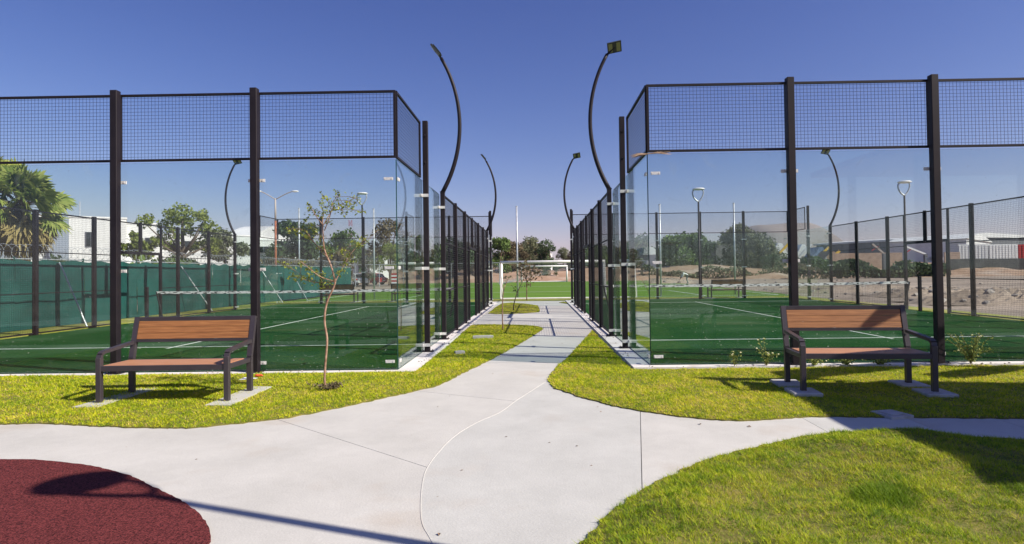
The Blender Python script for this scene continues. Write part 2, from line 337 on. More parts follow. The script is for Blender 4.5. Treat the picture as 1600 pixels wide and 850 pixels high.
# red rubber play surface
RUB = [(-15, -3.9), (-9, -4.0), (-6, -4.12), (-3.87, -4.18), (-3.56, -4.2), (-3.06, -4.35), (-2.63, -4.57), (-2.33, -4.79), (-2.01, -5.03), (-1.76, -5.26), (-1.58, -5.48), (-1.48, -5.68), (-1.43, -6.0), (-1.5, -6.5), (-1.9, -7.2), (-3, -8.5), (-15, -9)]
sheet('rubber_play_surface', jagged(sm2(RUB, 4), .03, .004), .0005, .012, M['rubber'], label='dark red rubber granulate surface of the play area')

def undul(x, y): return .018*np.sin(x*2.1+y*1.3+.7)+.012*np.sin(x*4.7-y*3.1)+.009*np.sin(x*7.3+y*6.1+2)
def pip(px, py, poly):
    ins = np.zeros(len(px), bool); n = len(poly)
    for i in range(n):
        x0, y0 = poly[i-1]; x1, y1 = poly[i]
        if y0 == y1: continue
        c = ((y0 > py) != (y1 > py)) & (px < (x1-x0)*(py-y0)/(y1-y0)+x0); ins ^= c
    return ins
def edist(px, py, poly):
    d = np.full(len(px), 9.); n = len(poly)
    for i in range(n):
        x0, y0 = poly[i-1]; x1, y1 = poly[i]; L = (x1-x0)**2+(y1-y0)**2+1e-12
        t = np.clip(((px-x0)*(x1-x0)+(py-y0)*(y1-y0))/L, 0, 1)
        d = np.minimum(d, np.hypot(px-x0-t*(x1-x0), py-y0-t*(y1-y0)))
    return d
def lawn_h(x, y, d, amp): 
    e = np.clip(d/.35, 0, 1); e = e*e*(3-2*e)
    return .008+.008*np.clip(d/.06, 0, 1)+amp*e*(.03+undul(x, y))
def lawn(poly, amp, dens, label, bm_='blade', hgt=.022, step=.16, clip=None, wid=.0042, tall=()):
    pj = jagged(poly); xs = [p[0] for p in pj]; ys_ = [p[1] for p in pj]
    gx, gy = np.meshgrid(np.arange(min(xs), max(xs), step), np.arange(min(ys_), max(ys_), step)); gx = gx.ravel(); gy = gy.ravel()
    ok = pip(gx, gy, pj); gx, gy = gx[ok], gy[ok]; ok = edist(gx, gy, poly) > .05; gx, gy = gx[ok], gy[ok]
    vs = [Vector(p) for p in pj]+[Vector((a, b_)) for a, b_ in zip(gx, gy)]
    r_ = geometry.delaunay_2d_cdt(vs, [], [list(range(len(pj)))], 1, 1e-5)
    P = np.array([(v.x, v.y) for v in r_[0]]); d = edist(P[:, 0], P[:, 1], pj); Z = lawn_h(P[:, 0], P[:, 1], d, amp)
    V = [(a, b_, z) for (a, b_), z in zip(P, Z)]; F = [tuple(f) for f in r_[2]]
    n0 = len(V); V += [(p[0], p[1], -.01) for p in pj]; Vb = {}
    for i in range(len(pj)):   # skirt
        k = n0+i; V.append((pj[i][0], pj[i][1], .012))
        F.append((n0+i, n0+(i+1) % len(pj), n0+len(pj)+(i+1) % len(pj), n0+len(pj)+i))
    me = bpy.data.meshes.new('lawn'); me.from_pydata(V, [], F); me.materials.append(M['soil']); me.polygons.foreach_set('use_smooth', [True]*len(me.polygons))
    tag(link('lawn', me), label, kind='structure')
    # blades
    N = int(dens*(max(xs)-min(xs))*(max(ys_)-min(ys_)))
    x = rng.uniform(min(xs), max(xs), N); y = rng.uniform(min(ys_), max(ys_), N); ok = pip(x, y, pj)
    if clip is not None: ok &= clip(x, y)
    x, y = x[ok], y[ok]
    # thin out with distance from the viewer's end of the lawn
    dist = np.hypot(x-.2, y+8.8); keep = rng.uniform(size=len(x)) < np.clip((4.5/dist)**1.2, .12, 1); x, y = x[keep], y[keep]; dist = dist[keep]
    d = edist(x, y, pj); z = lawn_h(x, y, d, amp)-.003; n = len(x)
    ang = rng.uniform(0, 2*math.pi, n); lean = rng.uniform(.1, 1.9, n); h = hgt*rng.uniform(.35, 1.3, n)
    clump = np.sin(x*9.3+np.sin(y*7.1)*2)*np.sin(y*11.7+np.sin(x*5.3)*2); h *= 1+.3*clump+.35*np.sin(x*31+np.sin(y*29)*2)*np.sin(y*33+np.sin(x*27)*2)
    for (tx, ty, tr, th) in tall: h += th*np.exp(-((x-tx)**2+(y-ty)**2)/tr**2)
    sc_ = wid*np.clip(dist/4.5, 1, 2.6)
    tip = np.stack([x+np.cos(ang)*lean*h, y+np.sin(ang)*lean*h, z+h], 1)
    sx, sy = -np.sin(ang+rng.normal(0, .8, n))*sc_/2, np.cos(ang)*sc_/2
    V = np.stack([np.stack([x-sx, y-sy, z], 1), np.stack([x+sx, y+sy, z], 1), tip], 1).reshape(-1, 3)
    patch = .5+.5*np.sin(x*1.7+np.sin(y*2.3+1)*1.6)*np.sin(y*2.9+np.sin(x*1.9)*1.4)
    fine = np.sin(x*13+np.sin(y*17)*1.5)*np.sin(y*15+np.sin(x*11)*1.3)
    spk = np.sin(x*41+np.sin(y*37)*2)*np.sin(y*43+np.sin(x*31)*2); spk2 = np.sin(x*23+np.sin(y*19+1)*2.2+.6)*np.sin(y*27+np.sin(x*17)*2.1)
    t = .02+.24*patch+rng.uniform(0, .46, n)+.10*fine+.14*spk+.10*spk2
    straw = rng.uniform(size=n) < np.clip(.03+.10*(patch > .7)+.42*(spk2 > .68)*(patch > .35)+.38*(spk > .78), 0, .8); t = np.where(straw, rng.uniform(.84, 1, n), t)
    dk = (spk < -.55) | (spk2 < -.7); t = np.where(dk & ~straw, t*.35, t)
    for (tx, ty, tr, th) in tall: t = np.where(((x-tx)**2+(y-ty)**2) < tr**2*1.4, t*.25, t)
    F = np.arange(n*3).reshape(-1, 3)
    tag(link('grass', np_mesh('grass', V, F, M[bm_], np.clip(t, 0, 1))), label+', the blades', kind='stuff')
LAWN_L = [(-13, -3.0), (-9, -3.02), (-6.5, -3.06), (-4.87, -3.05), (-4.54, -3.01), (-3.88, -3.15), (-3.29, -3.24), (-2.93, -3.25), (-2.55, -3.07), (-2.21, -2.88), (-1.9, -2.51), (-1.61, -2.11), (-1.4, -1.81), (-1.15, -1.44), (-1.05, -1.32), (-.94, -.84), (-.77, -.01), (-.54, 1.0), (-.27, 2.51), (.04, 4.31), (.31, 6.19), (.2, 6.72), (-.14, 7.14), (-.67, 7.4), (-1.34, 7.49), (-1.56, 7.33), (-1.54, 5.3), (-1.5, 2.96), (-1.51, 1.4), (-1.51, -.05), (-1.56, -.205), (-3.76, -.22), (-5.54, -.23), (-13, -.29)]
LAWN_R = [(1.44, 5.64), (.96, 2.84), (.65, 1.06), (.49, .35), (.37, -.41), (.32, -.9), (.34, -1.22), (.39, -1.51), (.63, -1.97), (.92, -2.44), (1.19, -2.71), (1.5, -2.96), (1.87, -3.13), (2.21, -3.13), (2.6, -3.03), (2.84, -3.01), (3.45, -3.06), (4.54, -3.14), (7, -3.2), (12, -3.3), (12, -.12), (7.0, -.15), (5.19, -.16), (3.38, -.17), (1.48, -.18), (1.47, 1.53), (1.45, 3.22)]
LAWN_F = [(12, -4.1), (6, -4.0), (4.0, -3.85), (3.67, -3.74), (3.35, -3.62), (3.07, -3.55), (2.64, -3.57), (2.24, -3.76), (1.86, -3.99), (1.49, -4.24), (1.27, -4.42), (1.14, -4.58), (.88, -4.85), (.68, -5.15), (.59, -5.29), (.5, -5.49), (.4, -5.66), (.25, -6.2), (.4, -7.2), (1.4, -8.4), (12, -9)]
ISL = [(-1.5, 12.03), (-1.5, 15.82), (-1.43, 18.53), (-1.0, 18.99), (-.38, 18.01), (.15, 16.57), (.23, 13.54), (.2, 12.38), (-.17, 12.0), (-.64, 11.69), (-1.2, 11.64)]
lawn(LAWN_L, .28, 17000, 'yellow-green lawn around the left bench, running into the passage', clip=lambda x, y: (x > -8.2))
lawn(LAWN_R, .16, 17000, 'yellow-green lawn under the right bench, ending in a wedge', clip=lambda x, y: (x < 7.6))
lawn(LAWN_F, 1.5, 19000, 'green lawn mound in the right foreground', bm_='blade_d', hgt=.024, wid=.0036, clip=lambda x, y: (x < 4.9) & (y > -6.2), tall=[(2.2, -5.17, .16, .05), (3.02, -5.1, .06, .03)])
lawn(ISL, .8, 9000, 'small lawn island in the passage between the courts')
lawn([(1.1, 18.77), (1.3, 19.59), (1.5, 18.65), (1.4, 17.61)], .5, 4000, 'tiny lawn patch at the far right of the passage')

# grass margins round the courts and the strip before the football pitch
M['margin'] = mat('margin_grass', (.20, .24, .02), .95, (.36, .34, .06), 2.2, .02, 40, dirt=((.40, .33, .17), .9, .52, .72))
sheet('grass_margin', [(-16, -.2), (-12.05, -.2), (-12.05, 20.3), (-16, 31)], -.05, .02, M['margin'], label='rough grass margin between left court and green fence')
sheet('grass_margin', [(12.1, -.2), (13.0, -.2), (13.0, 22.4), (12.1, 22.4)], -.05, .02, M['margin'], label='rough grass margin beside the right court')
sheet('grass_margin', [(-15, 20.35), (-2.0, 20.35), (-2.0, 20.6), (1.9, 20.5), (12.1, 20.35), (12.1, 22.4), (-15, 23.1)], -.05, .012, M['margin'], label='rough grass strip between the courts and the football pitch')

# ------------------------------------------------------------------ football pitch
M['pitch'] = mat('pitch_turf', (.10, .20, .025), .9, (.15, .27, .04), 12, spec=.1)
def stripes(m_):
    n = m_.node_tree.nodes; l = m_.node_tree.links; b_ = n['Principled BSDF']
    src = b_.inputs['Base Color'].links[0].from_socket
    tc = n.new('ShaderNodeTexCoord'); wv = n.new('ShaderNodeTexWave'); wv.bands_direction = 'Y'; wv.inputs['Scale'].default_value = .115; wv.inputs['Distortion'].default_value = 1.4
    wv.inputs['Detail'].default_value = 3
    l.new(tc.outputs['Object'], wv.inputs['Vector']); mx = n.new('ShaderNodeMixRGB'); mx.blend_type = 'MULTIPLY'; mx.inputs[0].default_value = .55
    rp = n.new('ShaderNodeValToRGB'); rp.color_ramp.elements[0].position = .45; rp.color_ramp.elements[1].position = .6; rp.color_ramp.elements[0].color = (.45, .45, .45, 1); l.new(wv.outputs['Fac'], rp.inputs[0])
    l.new(src, mx.inputs[1]); l.new(rp.outputs[0], mx.inputs[2]); l.new(mx.outputs[0], b_.inputs['Base Color'])
stripes(M['pitch'])
pitch = sheet('football_pitch', [(-13.2, 23.0), (13.4, 22.9), (14.4, 41), (15, 67), (15.5, 77), (-15, 77), (-13.4, 45)], -.05, 0.0, M['pitch'], label='bright green artificial football pitch beyond the courts')
def flatline(pts, w_, z, parent, name='pitch_line', m_='line'):
    b_ = MB()
    for p, q in zip(pts[:-1], pts[1:]):
        p, q = Vector(p), Vector(q); d = (q-p).normalized(); n_ = Vector((-d.y, d.x))*w_/2
        b_.prism([tuple(p+n_), tuple(p-n_), tuple(q-n_), tuple(q+n_)], z, z+.004)
    return b_.build(name, M[m_], parent)
for pl in ([(-12.2, 24.2), (12.8, 24.2)], [(-12.2, 24.26), (-13.4, 75)], [(12.8, 24.26), (14.4, 75)], [(-13.4, 50), (13.7, 50)],
           [(-7.2, 24.27), (-7.2, 33.9)], [(-7.2, 34), (9.0, 34)], [(9.0, 33.9), (9.0, 24.27)], [(-13.4, 75), (14.4, 75)]):
    flatline(pl, .12, .003, pitch)
def goal(cx, y, w_, h_, r_, label, dep=1.2):
    t = empty('football_goal', (cx, y, 0), 0, label, 'goal', 'white football goals')
    for s in (-1, 1):
        MB().tube([(s*w_/2, 0, .004), (s*w_/2, 0, h_-r_)], r_, 10).build('goal_post', M['white'], t, smooth=True)
        b_ = MB(); b_.tube([(s*w_/2, 0, h_-r_), (s*w_/2, dep*.5, h_-.1), (s*w_/2, dep, .04), (s*w_/2, 0.06, .04)], r_*.45, 6); b_.build('side_frame', M['white'], t)
    MB().tube([(-w_/2-r_, 0, h_), (w_/2+r_, 0, h_)], r_*1.02, 10).build('crossbar', M['white'], t, smooth=True)
    MB().tube([(-w_/2, dep, .05), (w_/2, dep, .05)], r_*.6, 6).build('ground_bar', M['white'], t)
    return t
gl_, gr_ = at(784, 466, 23.3), at(944, 462, 23.3)
goal((gl_.x+gr_.x)/2, 23.3, gr_.x-gl_.x, at(784, 410, 23.3).z, .07, 'large white goal frame at the near end of the pitch, seen through the passage', dep=-.9)
fl, fr = at(815, 441, 74), at(886, 441, 74)
goal((fl.x+fr.x)/2, 74, fr.x-fl.x, at(850, 416, 74).z, .10, 'smaller looking white goal at the far end of the pitch', dep=2)

# ------------------------------------------------------------------ padel courts
PW, PL = 10.0, 20.0
def wires(b_, p0, ax, ay, w_, h_, sp=.05, t=.0045):
    """grid of wires in the rectangle p0 + u*ax + v*ay"""
    p0, ax, ay = Vector(p0), Vector(ax), Vector(ay)
    nn = ax.cross(ay)
    for i in range(1, int(round(w_/sp))): b_.bar(p0+ax*i*sp, p0+ax*i*sp+ay*h_, min(t, .0029), min(t, .0029), up=nn, ends=False)
    for i in range(1, int(round(h_/sp))): b_.bar(p0+ay*i*sp+nn*t, p0+ax*w_+ay*i*sp+nn*t, t, t, up=nn, ends=False)
def mesh_panel(par, p0, ax, w_, h_, mids=(), sp=.05, fr=.032, t=.0033):
    p0, ax = Vector(p0), Vector(ax); up = Vector((0, 0, 1)); b_ = MB(); f2 = fr/2
    b_.bar(p0+up*f2, p0+ax*w_+up*f2, fr); b_.bar(p0+up*(h_-f2), p0+ax*w_+up*(h_-f2), fr)
    b_.bar(p0+ax*f2+up*fr, p0+ax*f2+up*(h_-fr), fr, up=(ax.y, ax.x, 0)); b_.bar(p0+ax*(w_-f2)+up*fr, p0+ax*(w_-f2)+up*(h_-fr), fr, up=(ax.y, ax.x, 0))
    for z in mids: b_.bar(p0+ax*fr+up*z, p0+ax*(w_-fr)+up*z, fr*.8)
    o = b_.build('mesh_panel', M['steel'], par)
    b2 = MB(); wires(b2, p0+ax*fr*.5+up*fr*.5, ax, up, w_-fr, h_-fr, sp, t); tag(b2.build('wire_mesh', M['wire'], o, fix=False), kind='stuff')
    return o
def glass_panel(par, p0, ax, w_, h_, th=.012):
    p0, ax = Vector(p0), Vector(ax); n_ = Vector((ax.y, -ax.x, 0)); b_ = MB(); g_ = .006
    a, c = p0+ax*g_, p0+ax*(w_-g_); vs = [a-n_*th/2, c-n_*th/2, c+n_*th/2, a+n_*th/2]; vs = vs+[v+Vector((0, 0, h_)) for v in vs]
    b_.add(vs, [(0, 1, 5, 4), (2, 3, 7, 6)]); b_.cur = 1; b_.add(vs, [(0, 3, 2, 1), (4, 5, 6, 7), (1, 2, 6, 5), (3, 0, 4, 7)])
    me = b_.mesh('glass_panel', [M['glass'], M['glassedge']], fix=False)
    bm = bmesh.new(); bm.from_mesh(me); bmesh.ops.remove_doubles(bm, verts=bm.verts[:], dist=1e-5); bmesh.ops.recalc_face_normals(bm, faces=bm.faces[:]); bm.to_mesh(me); bm.free()
    return link('glass_panel', me, par)
post_me = {}
def post(par, x, y, h_, wd=.1, z0=0., plate=True):
    k = (round(h_, 2), wd, z0)
    if k not in post_me:
        b_ = MB(); b_.box(-wd/2, wd/2, -wd/2, wd/2, z0, h_); post_me[k] = b_.mesh('post', M['steel'], bevel=.006)
    o = link('post', post_me[k], par, (x, y, 0))
    if plate and z0 == 0:
        if 'plate' not in post_me:
            b_ = MB(); b_.box(-.1, .1, -.09, .09, .0005, .012)
            for i in (-1, 1):
                for j in (-1, 1): b_.tube([(i*.078, j*.07, .012), (i*.078, j*.07, .03)], .009, 6)
            post_me['plate'] = b_.mesh('base_plate', M['steel'])
        link('base_plate', post_me['plate'], o)
    return o
_b = MB(); _b.box(-.12, .12, -.007, .007, -.023, .023)
for _x in (-.09, .09): _b.tube([(_x, -.012, 0), (_x, .012, 0)], .014, 8)
clamp_me = _b.mesh('glass_clamp', M['chrome'])
def clamps(par, x, y, zs, rz=0., dx=0.):
    for z in zs: link('glass_clamp', clamp_me, par, (x+dx, y, z), (0, 0, rz))
def court(s, org, rz, side):
    """s=+1 court lies towards +x of its origin corner, s=-1 towards -x"""
    e = empty('court_enclosure', org, rz, f'glass and black wire mesh padel court enclosure on the {side} of the passage', 'padel court', 'padel court enclosures of glass and mesh')
    X = lambda v: s*v
    # concrete ring beam + turf
    k = MB()
    k.box(X(-.27), X(.0), -.2, PL+.25, -.1, 0); k.box(X(PW), X(PW+.05), -.2, PL+.25, -.1, -.002); k.box(X(0), X(PW), -.2, .0, -.1, -.0005); k.box(X(0), X(PW), PL, PL+.25, -.1, -.0005)
    tag(k.build('court_kerb', M['kerb'], None, org, (0, 0, rz)), f'pale concrete edge beam round the {side} court', kind='structure')
    t = MB(); t.box(X(0), X(PW), 0, PL, -.1, .008); tf = t.build('court_turf', M['turf'], None, org, (0, 0, rz)); tag(tf, f'dark green artificial turf of the {side} court', kind='structure')
    def ln(x0, x1, y0, y1): MB().box(X(x0), X(x1), y0, y1, .0085, .0125).build('court_line', M['line'], tf)
    ln(0.02, PW-.02, 3.03, 3.08); ln(0.02, PW-.02, PL-3.08, PL-3.03); ln(PW/2-.025, PW/2+.025, 3.085, PL-3.085); ln(PW/2-.025, PW/2+.025, 2.83, 3.025); ln(PW/2-.025, PW/2+.025, PL-3.025, PL-2.83)
    n = 380; sp = MB()
    for _ in range(n):
        x_, y_ = random.uniform(.1, PW-.1), random.uniform(.02, 1)**1.6*PL*.8; q = random.uniform(.003, .011)*(1+y_*.05)
        sp.add([(X(x_)-q, y_-q, .012), (X(x_)+q, y_-q*.6, .012), (X(x_)+q*.3, y_+q, .012+q*.5)], [(0, 1, 2)])
    tag(sp.build('sand_specks', M['sand'], tf, fix=False), kind='stuff')
    # short walls: glass 3 m + mesh 1 m
    for yy, out in ((0, -1), (PL, 1)):
        for i in range(5):
            x0 = 2*i; p0 = (X(x0) if s > 0 else X(x0+2), yy, 0)
            glass_panel(e, (p0[0], yy, .012), (1, 0, 0), 2, 2.985)
            a, b_ = (x0+(.012 if i else 0), x0+2-(.012 if i < 4 else 0))
            mesh_panel(e, (min(X(a), X(b_)), yy, 3.02), (1, 0, 0), b_-a, .97)
        for i in range(1, 5):
            post(e, X(2*i), yy+out*.075, 4.03)
            clamps(e, X(2*i), yy+out*.015, (.12, 1.45, 2.72))
        for xx in (0, PW):
            cm = [(.12), (1.45), (2.72)]
            for z in cm:
                link('glass_clamp', clamp_me, e, (X(xx+(.11 if xx == 0 else -.11)), yy+out*.015, z)).scale = (.55, 1, .9)
                link('glass_clamp', clamp_me, e, (X(xx+(-.015 if xx == 0 else .015)), yy-out*.075, z), (0, 0, R(90))).scale = (.5, 1, 1)
    # long walls
    for xx, out in ((0, -1), (PW, 1)):
        gx, px_ = X(xx), X(xx+out*.075)
        for y0 in (0, 2, PL-4, PL-2): glass_panel(e, (gx, y0, .012), (0, 1, 0), 2, 2.985)
        mesh_panel(e, (gx, .02, 3.02), (0, 1, 0), 1.86, .97); mesh_panel(e, (gx, PL-1.88, 3.02), (0, 1, 0), 1.86, .97)
        for yy, hh in ((2, 4.03), (4, 3.03), (6, 3.03), (8, 3.03), (12, 3.03), (14, 3.03), (16, 3.03), (18, 4.03)): post(e, px_, yy, hh, .09)
        for yy in (2, 18):
            for z in (3.28, 3.75): MB().box(px_-.012, px_+.012, min(yy, yy+(-.14 if yy == 2 else .14)), max(yy, yy+(-.14 if yy == 2 else .14)), z, z+.024).build('bracket', M['steel'], e)
            for yb in (yy,): clamps(e, X(xx+out*.015), yb, (.12, 1.45, 2.72), R(90))
        for yy, dd in ((4, -.05), (16, .05)): clamps(e, X(xx+out*.015), yy+dd, (.12, 1.45, 2.72), R(90))
        for yy, sg in ((2, 1), (4, 1), (16, 1), (18, 1)):
            for z in (.12, 1.45, 2.72): MB().box(X(xx+out*.128), X(xx-out*.03), yy-.062, yy-.047, z-.026, z+.026).build('glass_clamp', M['chrome'], e)
        post(e, px_, 10, 3.03, .07, z0=2.11, plate=False)
        for y0 in (4.05, 6.05, 12.05, 14.05): mesh_panel(e, (px_, y0, .03), (0, 1, 0), 1.9, 2.97, mids=(.97, 1.97), t=.0045 if xx == 0 else .0033)
        for y0 in (8.05, 11.05): mesh_panel(e, (px_, y0, .03), (0, 1, 0), .9, 2.97, mids=(.97, 1.97))
        mesh_panel(e, (px_, 8.96, 2.10), (0, 1, 0), 1.0, .9); mesh_panel(e, (px_, 10.04, 2.10), (0, 1, 0), 1.0, .9)
        d_ = MB(); d_.box(px_-.03, px_+.03, 8.98, 9.03, 0.001, 2.05); d_.box(px_-.03, px_+.03, 10.97, 11.02, 0.001, 2.05); d_.box(px_-.03, px_+.03, 8.98, 11.02, 2.051, 2.098)
        d_.build('door_frame', M['steel'], e)
    # net
    nt_ = empty('padel_net', e.matrix_basis @ Vector((X(PW/2), 10, 0)), rz, f'black padel net with white printed tape across the {side} court', 'net', 'nets across the padel courts')
    for q in (-1, 1):
        p_ = MB(); p_.box(q*(PW/2-.12)-.04, q*(PW/2-.12)+.04, -.04, .04, .009, 1.06); p_.build('net_post', M['steel'], nt_, bevel=.006)
        p_ = MB(); p_.bar((q*(PW/2-.42), 0, .9), (q*(PW/2-.62), 0, .03), .035); p_.build('side_strap', M['netline'], nt_)
    tp = MB(); N = 40
    z_t = lambda x_: .895+.03*(x_/(PW/2))**2
    xs_ = np.linspace(-PW/2+.42, PW/2-.42, N)
    for a, c in zip(xs_[:-1], xs_[1:]):
        tp.add([(a, -.006, z_t(a)-.075), (c, -.006, z_t(c)-.075), (c, -.006, z_t(c)), (a, -.006, z_t(a)), (a, .006, z_t(a)-.075), (c, .006, z_t(c)-.075), (c, .006, z_t(c)), (a, .006, z_t(a))],
               [(0, 1, 2, 3), (5, 4, 7, 6), (3, 2, 6, 7), (1, 0, 4, 5)])
    tp.build('tape', M['tape'], nt_, fix=False)
    nb = MB()
    for x_ in np.arange(-PW/2+.42, PW/2-.42, .05): nb.bar((x_, 0, .02), (x_, 0, z_t(x_)-.055), .0022, ends=False)
    for i in range(17): nb.bar((-PW/2+.42, 0, .03+i*.05), (PW/2-.42, 0, .03+i*.05), .0022, ends=False)
    tag(nb.build('netting', M['netline'], nt_, fix=False), kind='stuff')
    return e
def tapemat():
    m_ = mat('printed_tape', (.75, .75, .73), .7); n = m_.node_tree.nodes; l = m_.node_tree.links
    tc = n.new('ShaderNodeTexCoord'); mp = n.new('ShaderNodeMapping'); mp.inputs['Scale'].default_value = (7, 1, 30)
    ns = n.new('ShaderNodeTexNoise'); ns.inputs['Scale'].default_value = 1.0; ns.inputs['Detail'].default_value = 2
    rp = n.new('ShaderNodeValToRGB'); rp.color_ramp.elements[0].position = .53; rp.color_ramp.elements[1].position = .57
    rp.color_ramp.elements[0].color = (.75, .75, .73, 1); rp.color_ramp.elements[1].color = (.03, .035, .04, 1)
    l.new(tc.outputs['Object'], mp.inputs[0]); l.new(mp.outputs[0], ns.inputs['Vector']); l.new(ns.outputs['Fac'], rp.inputs[0]); l.new(rp.outputs[0], n['Principled BSDF'].inputs['Base Color']); return m_
M['tape'] = tapemat()
cL = court(-1, (-1.8, 0, .012), .007, 'left')
cR = court(1, (1.783, .045, .035), .004, 'right')
bpy.context.view_layer.update()

# ------------------------------------------------------------------ curved floodlights on the 3 m posts
ARC = [(math.sqrt(2.83**2-(z-4.435)**2)-2.46, z) for z in [3.035+2.80*k/12 for k in range(13)]]
def floodlight(crt, s, xx, yy, face, label):
    out = -1 if xx == 0 else 1
    base = crt.matrix_basis @ Vector((s*(xx+out*.075), yy, 0)); o = s*out
    t = empty('curved_floodlight', base, crt.rotation_euler.z, label, 'floodlight', 'curved floodlights on the court posts')
    pts = smooth_path([(o*a, 0, z) for a, z in ARC], 2)
    MB().tube(pts, [.046-.012*i/(len(pts)-1) for i in range(len(pts))], 10).build('curved_pole', M['steel'], t, smooth=True)
    b_ = MB(); b_.box(-.05, .05, -.05, .05, 3.031, 3.05); b_.build('mounting_plate', M['steel'], t)
    tip = Vector(pts[-1]); d = (tip-Vector(pts[-3])).normalized()
    if face: a, b2 = Vector((-o*.97, 0, .2)).normalized(), Vector((-o*.25, -.62, .75)).normalized()
    else: a, b2 = Vector((-o*.62, 0, .78)).normalized(), Vector((0, 1, 0))
    n_ = a.cross(b2).normalized()
    if n_.z > 0: n_ = -n_
    b2 = a.cross(n_).normalized() * (1 if a.cross(n_).dot(b2) > 0 else -1)
    c0 = tip+d*.03+a*.15+(b2*.09 if face else Vector())
    def plate(mb, hw, hh, th, off=0., cx_=0.):
        vs = [c0+a*(cx_+i*hw)+b2*(j*hh)+n_*(off+k*th) for k in (0, 1) for i, j in ((-1, -1), (1, -1), (1, 1), (-1, 1))]
        mb.add(vs, [(0, 3, 2, 1), (4, 5, 6, 7), (0, 1, 5, 4), (1, 2, 6, 5), (2, 3, 7, 6), (3, 0, 4, 7)])
    mb = MB(); plate(mb, .145, .115, .035, -.02)
    for k in range(6): plate(mb, .004, .10, -.03, -.02, -.11+k*.044)
    h = mb.build('lamp_head', M['lampbody'], t)
    for cx_ in (-.085, .08):
        l_ = MB(); plate(l_, .040, .092, .004, .0155, cx_); l_.build('lens', M['lampled'], h)
    k = MB(); k.bar(tip-d*.02, c0-n_*.0, .035); k.build('arm_bracket', M['steel'], t)
floodlight(cL, -1, 0, 4, False, 'nearest curved floodlight left of the passage, its head edge-on against the sky')
floodlight(cR, 1, 0, 4, True, 'nearest curved floodlight right of the passage, its yellowish lenses visible')
floodlight(cL, -1, 0, 16, False, 'distant curved floodlight left of the passage, near the far end of the left court')
floodlight(cR, 1, 0, 16, True, 'distant curved floodlight right of the passage, near the far end of the right court')
floodlight(cL, -1, PW, 16, True, 'curved floodlight on the outer side of the left court, in front of the green fence')
floodlight(cR, 1, PW, 16, True, 'curved floodlight on the outer side of the right court, before the dirt field')

# ------------------------------------------------------------------ benches
def bench(loc, rz, label, footing, W=1.40, facing=1, near=True):
    """local x along the bench, y towards the back; legs at z=0"""
    t = empty('park_bench', loc, rz, label, 'bench', 'dark steel benches with wooden boards' if near else 'benches beyond the far ends of the courts')
    D = .58; hw = W/2; tw = .055; S = M['bench_steel']
    for s in (-1, 1):
        x = s*hw
        b_ = MB(); b_.bar((x, 0, .001), (x, 0, .50), tw, tw); b_.build('leg', S, t, bevel=.004)
        b_ = MB(); b_.bar((x, D-.02, .001), (x, D-.02, .42), tw, tw); b_.bar((x, D-.02, .42), (x, D+.10, .885), tw, tw*.9, up=(0, 1, 0)); b_.build('leg', S, t)
        b_ = MB(); pts = [(x, -.001, .485), (x, .01, .53), (x, .05, .553), (x, D-.02, .60)]
        for p, q in zip(pts[:-1], pts[1:]): b_.bar(p, q, tw*.98, .035, up=(0, -.3, 1) if p[1] < .04 else (0, 0, 1))
        b_.build('armrest', S, t)
        if footing == 'slab': f_ = MB().prism([(x-.13, -.22), (x+.13, -.22), (x+.15, D+.25), (x-.11, D+.25)], -.05, .022); f_.build('footing', M['conc_b'], t)
        elif footing == 'block':
            for y_ in (0, D): MB().box(x-.15, x+.15, y_-(.17 if y_ == 0 else .22), y_+(.18 if y_ == 0 else .16), -.14, .014 if y_ == 0 else .008).build('footing', M['conc_old'], t, bevel=.008)
    f_ = MB(); f_.box(-hw+tw/2, hw-tw/2, -.02, .022, .355, .41); f_.box(-hw+tw/2, hw-tw/2, D-.10, D-.06, .355, .41)
    f_.box(-hw-.02, -hw+.022, .0275, D-.049, .36, .405); f_.box(hw-.022, hw+.02, .0275, D-.049, .36, .405); f_.build('seat_frame', S, t)
    for k in range(4):
        y0 = .026+k*.112; MB().box(-hw+.024, hw-.024, y0, y0+.108, .385, .413).build('seat_board', M['wood2'], t, bevel=.003)
    # back: slanted frame
    def bp(z): return D-.02+(z-.42)*.258
    f_ = MB(); f_.bar((-hw+tw/2, bp(.865), .865), (hw-tw/2, bp(.865), .865), .04, .045); f_.bar((-hw+tw/2, bp(.615), .615), (hw-tw/2, bp(.615), .615), .04, .03); f_.build('back_frame', S, t)
    for k in range(3):
        z0 = .634+k*.0695; z1 = z0+.0670
        MB().add([(x_, bp(z)+dy-.005, z) for dy in (-.014, .014) for z in (z0, z1) for x_ in (-hw+.03, hw-.03)], [(0, 1, 3, 2), (4, 6, 7, 5), (0, 4, 5, 1), (2, 3, 7, 6), (0, 2, 6, 4), (1, 5, 7, 3)]).build('back_board', M['wood'], t, bevel=.003)
    return t
bench((-3.84, -2.19, .012), R(1.5), 'sunlit bench on the left lawn on two thin concrete slabs', 'slab', W=1.37)
bench((3.725, -2.07, .042), R(-5), 'half-shaded bench on the right lawn on rough concrete blocks', 'block', W=1.335)
bench((-9.6, 22.0, .012), R(178), 'bench beyond the left court, seen from behind beside the white car', 'slab', W=1.6, near=False)
bench((9.15, 21.6, .012), R(182), 'bench beyond the right court, its wooden back before the dirt', 'slab', W=1.5, near=False)
bench((-6.2, 22.2, .012), R(178), 'bench beyond the left court nearest the passage', 'slab', W=1.6, near=False)

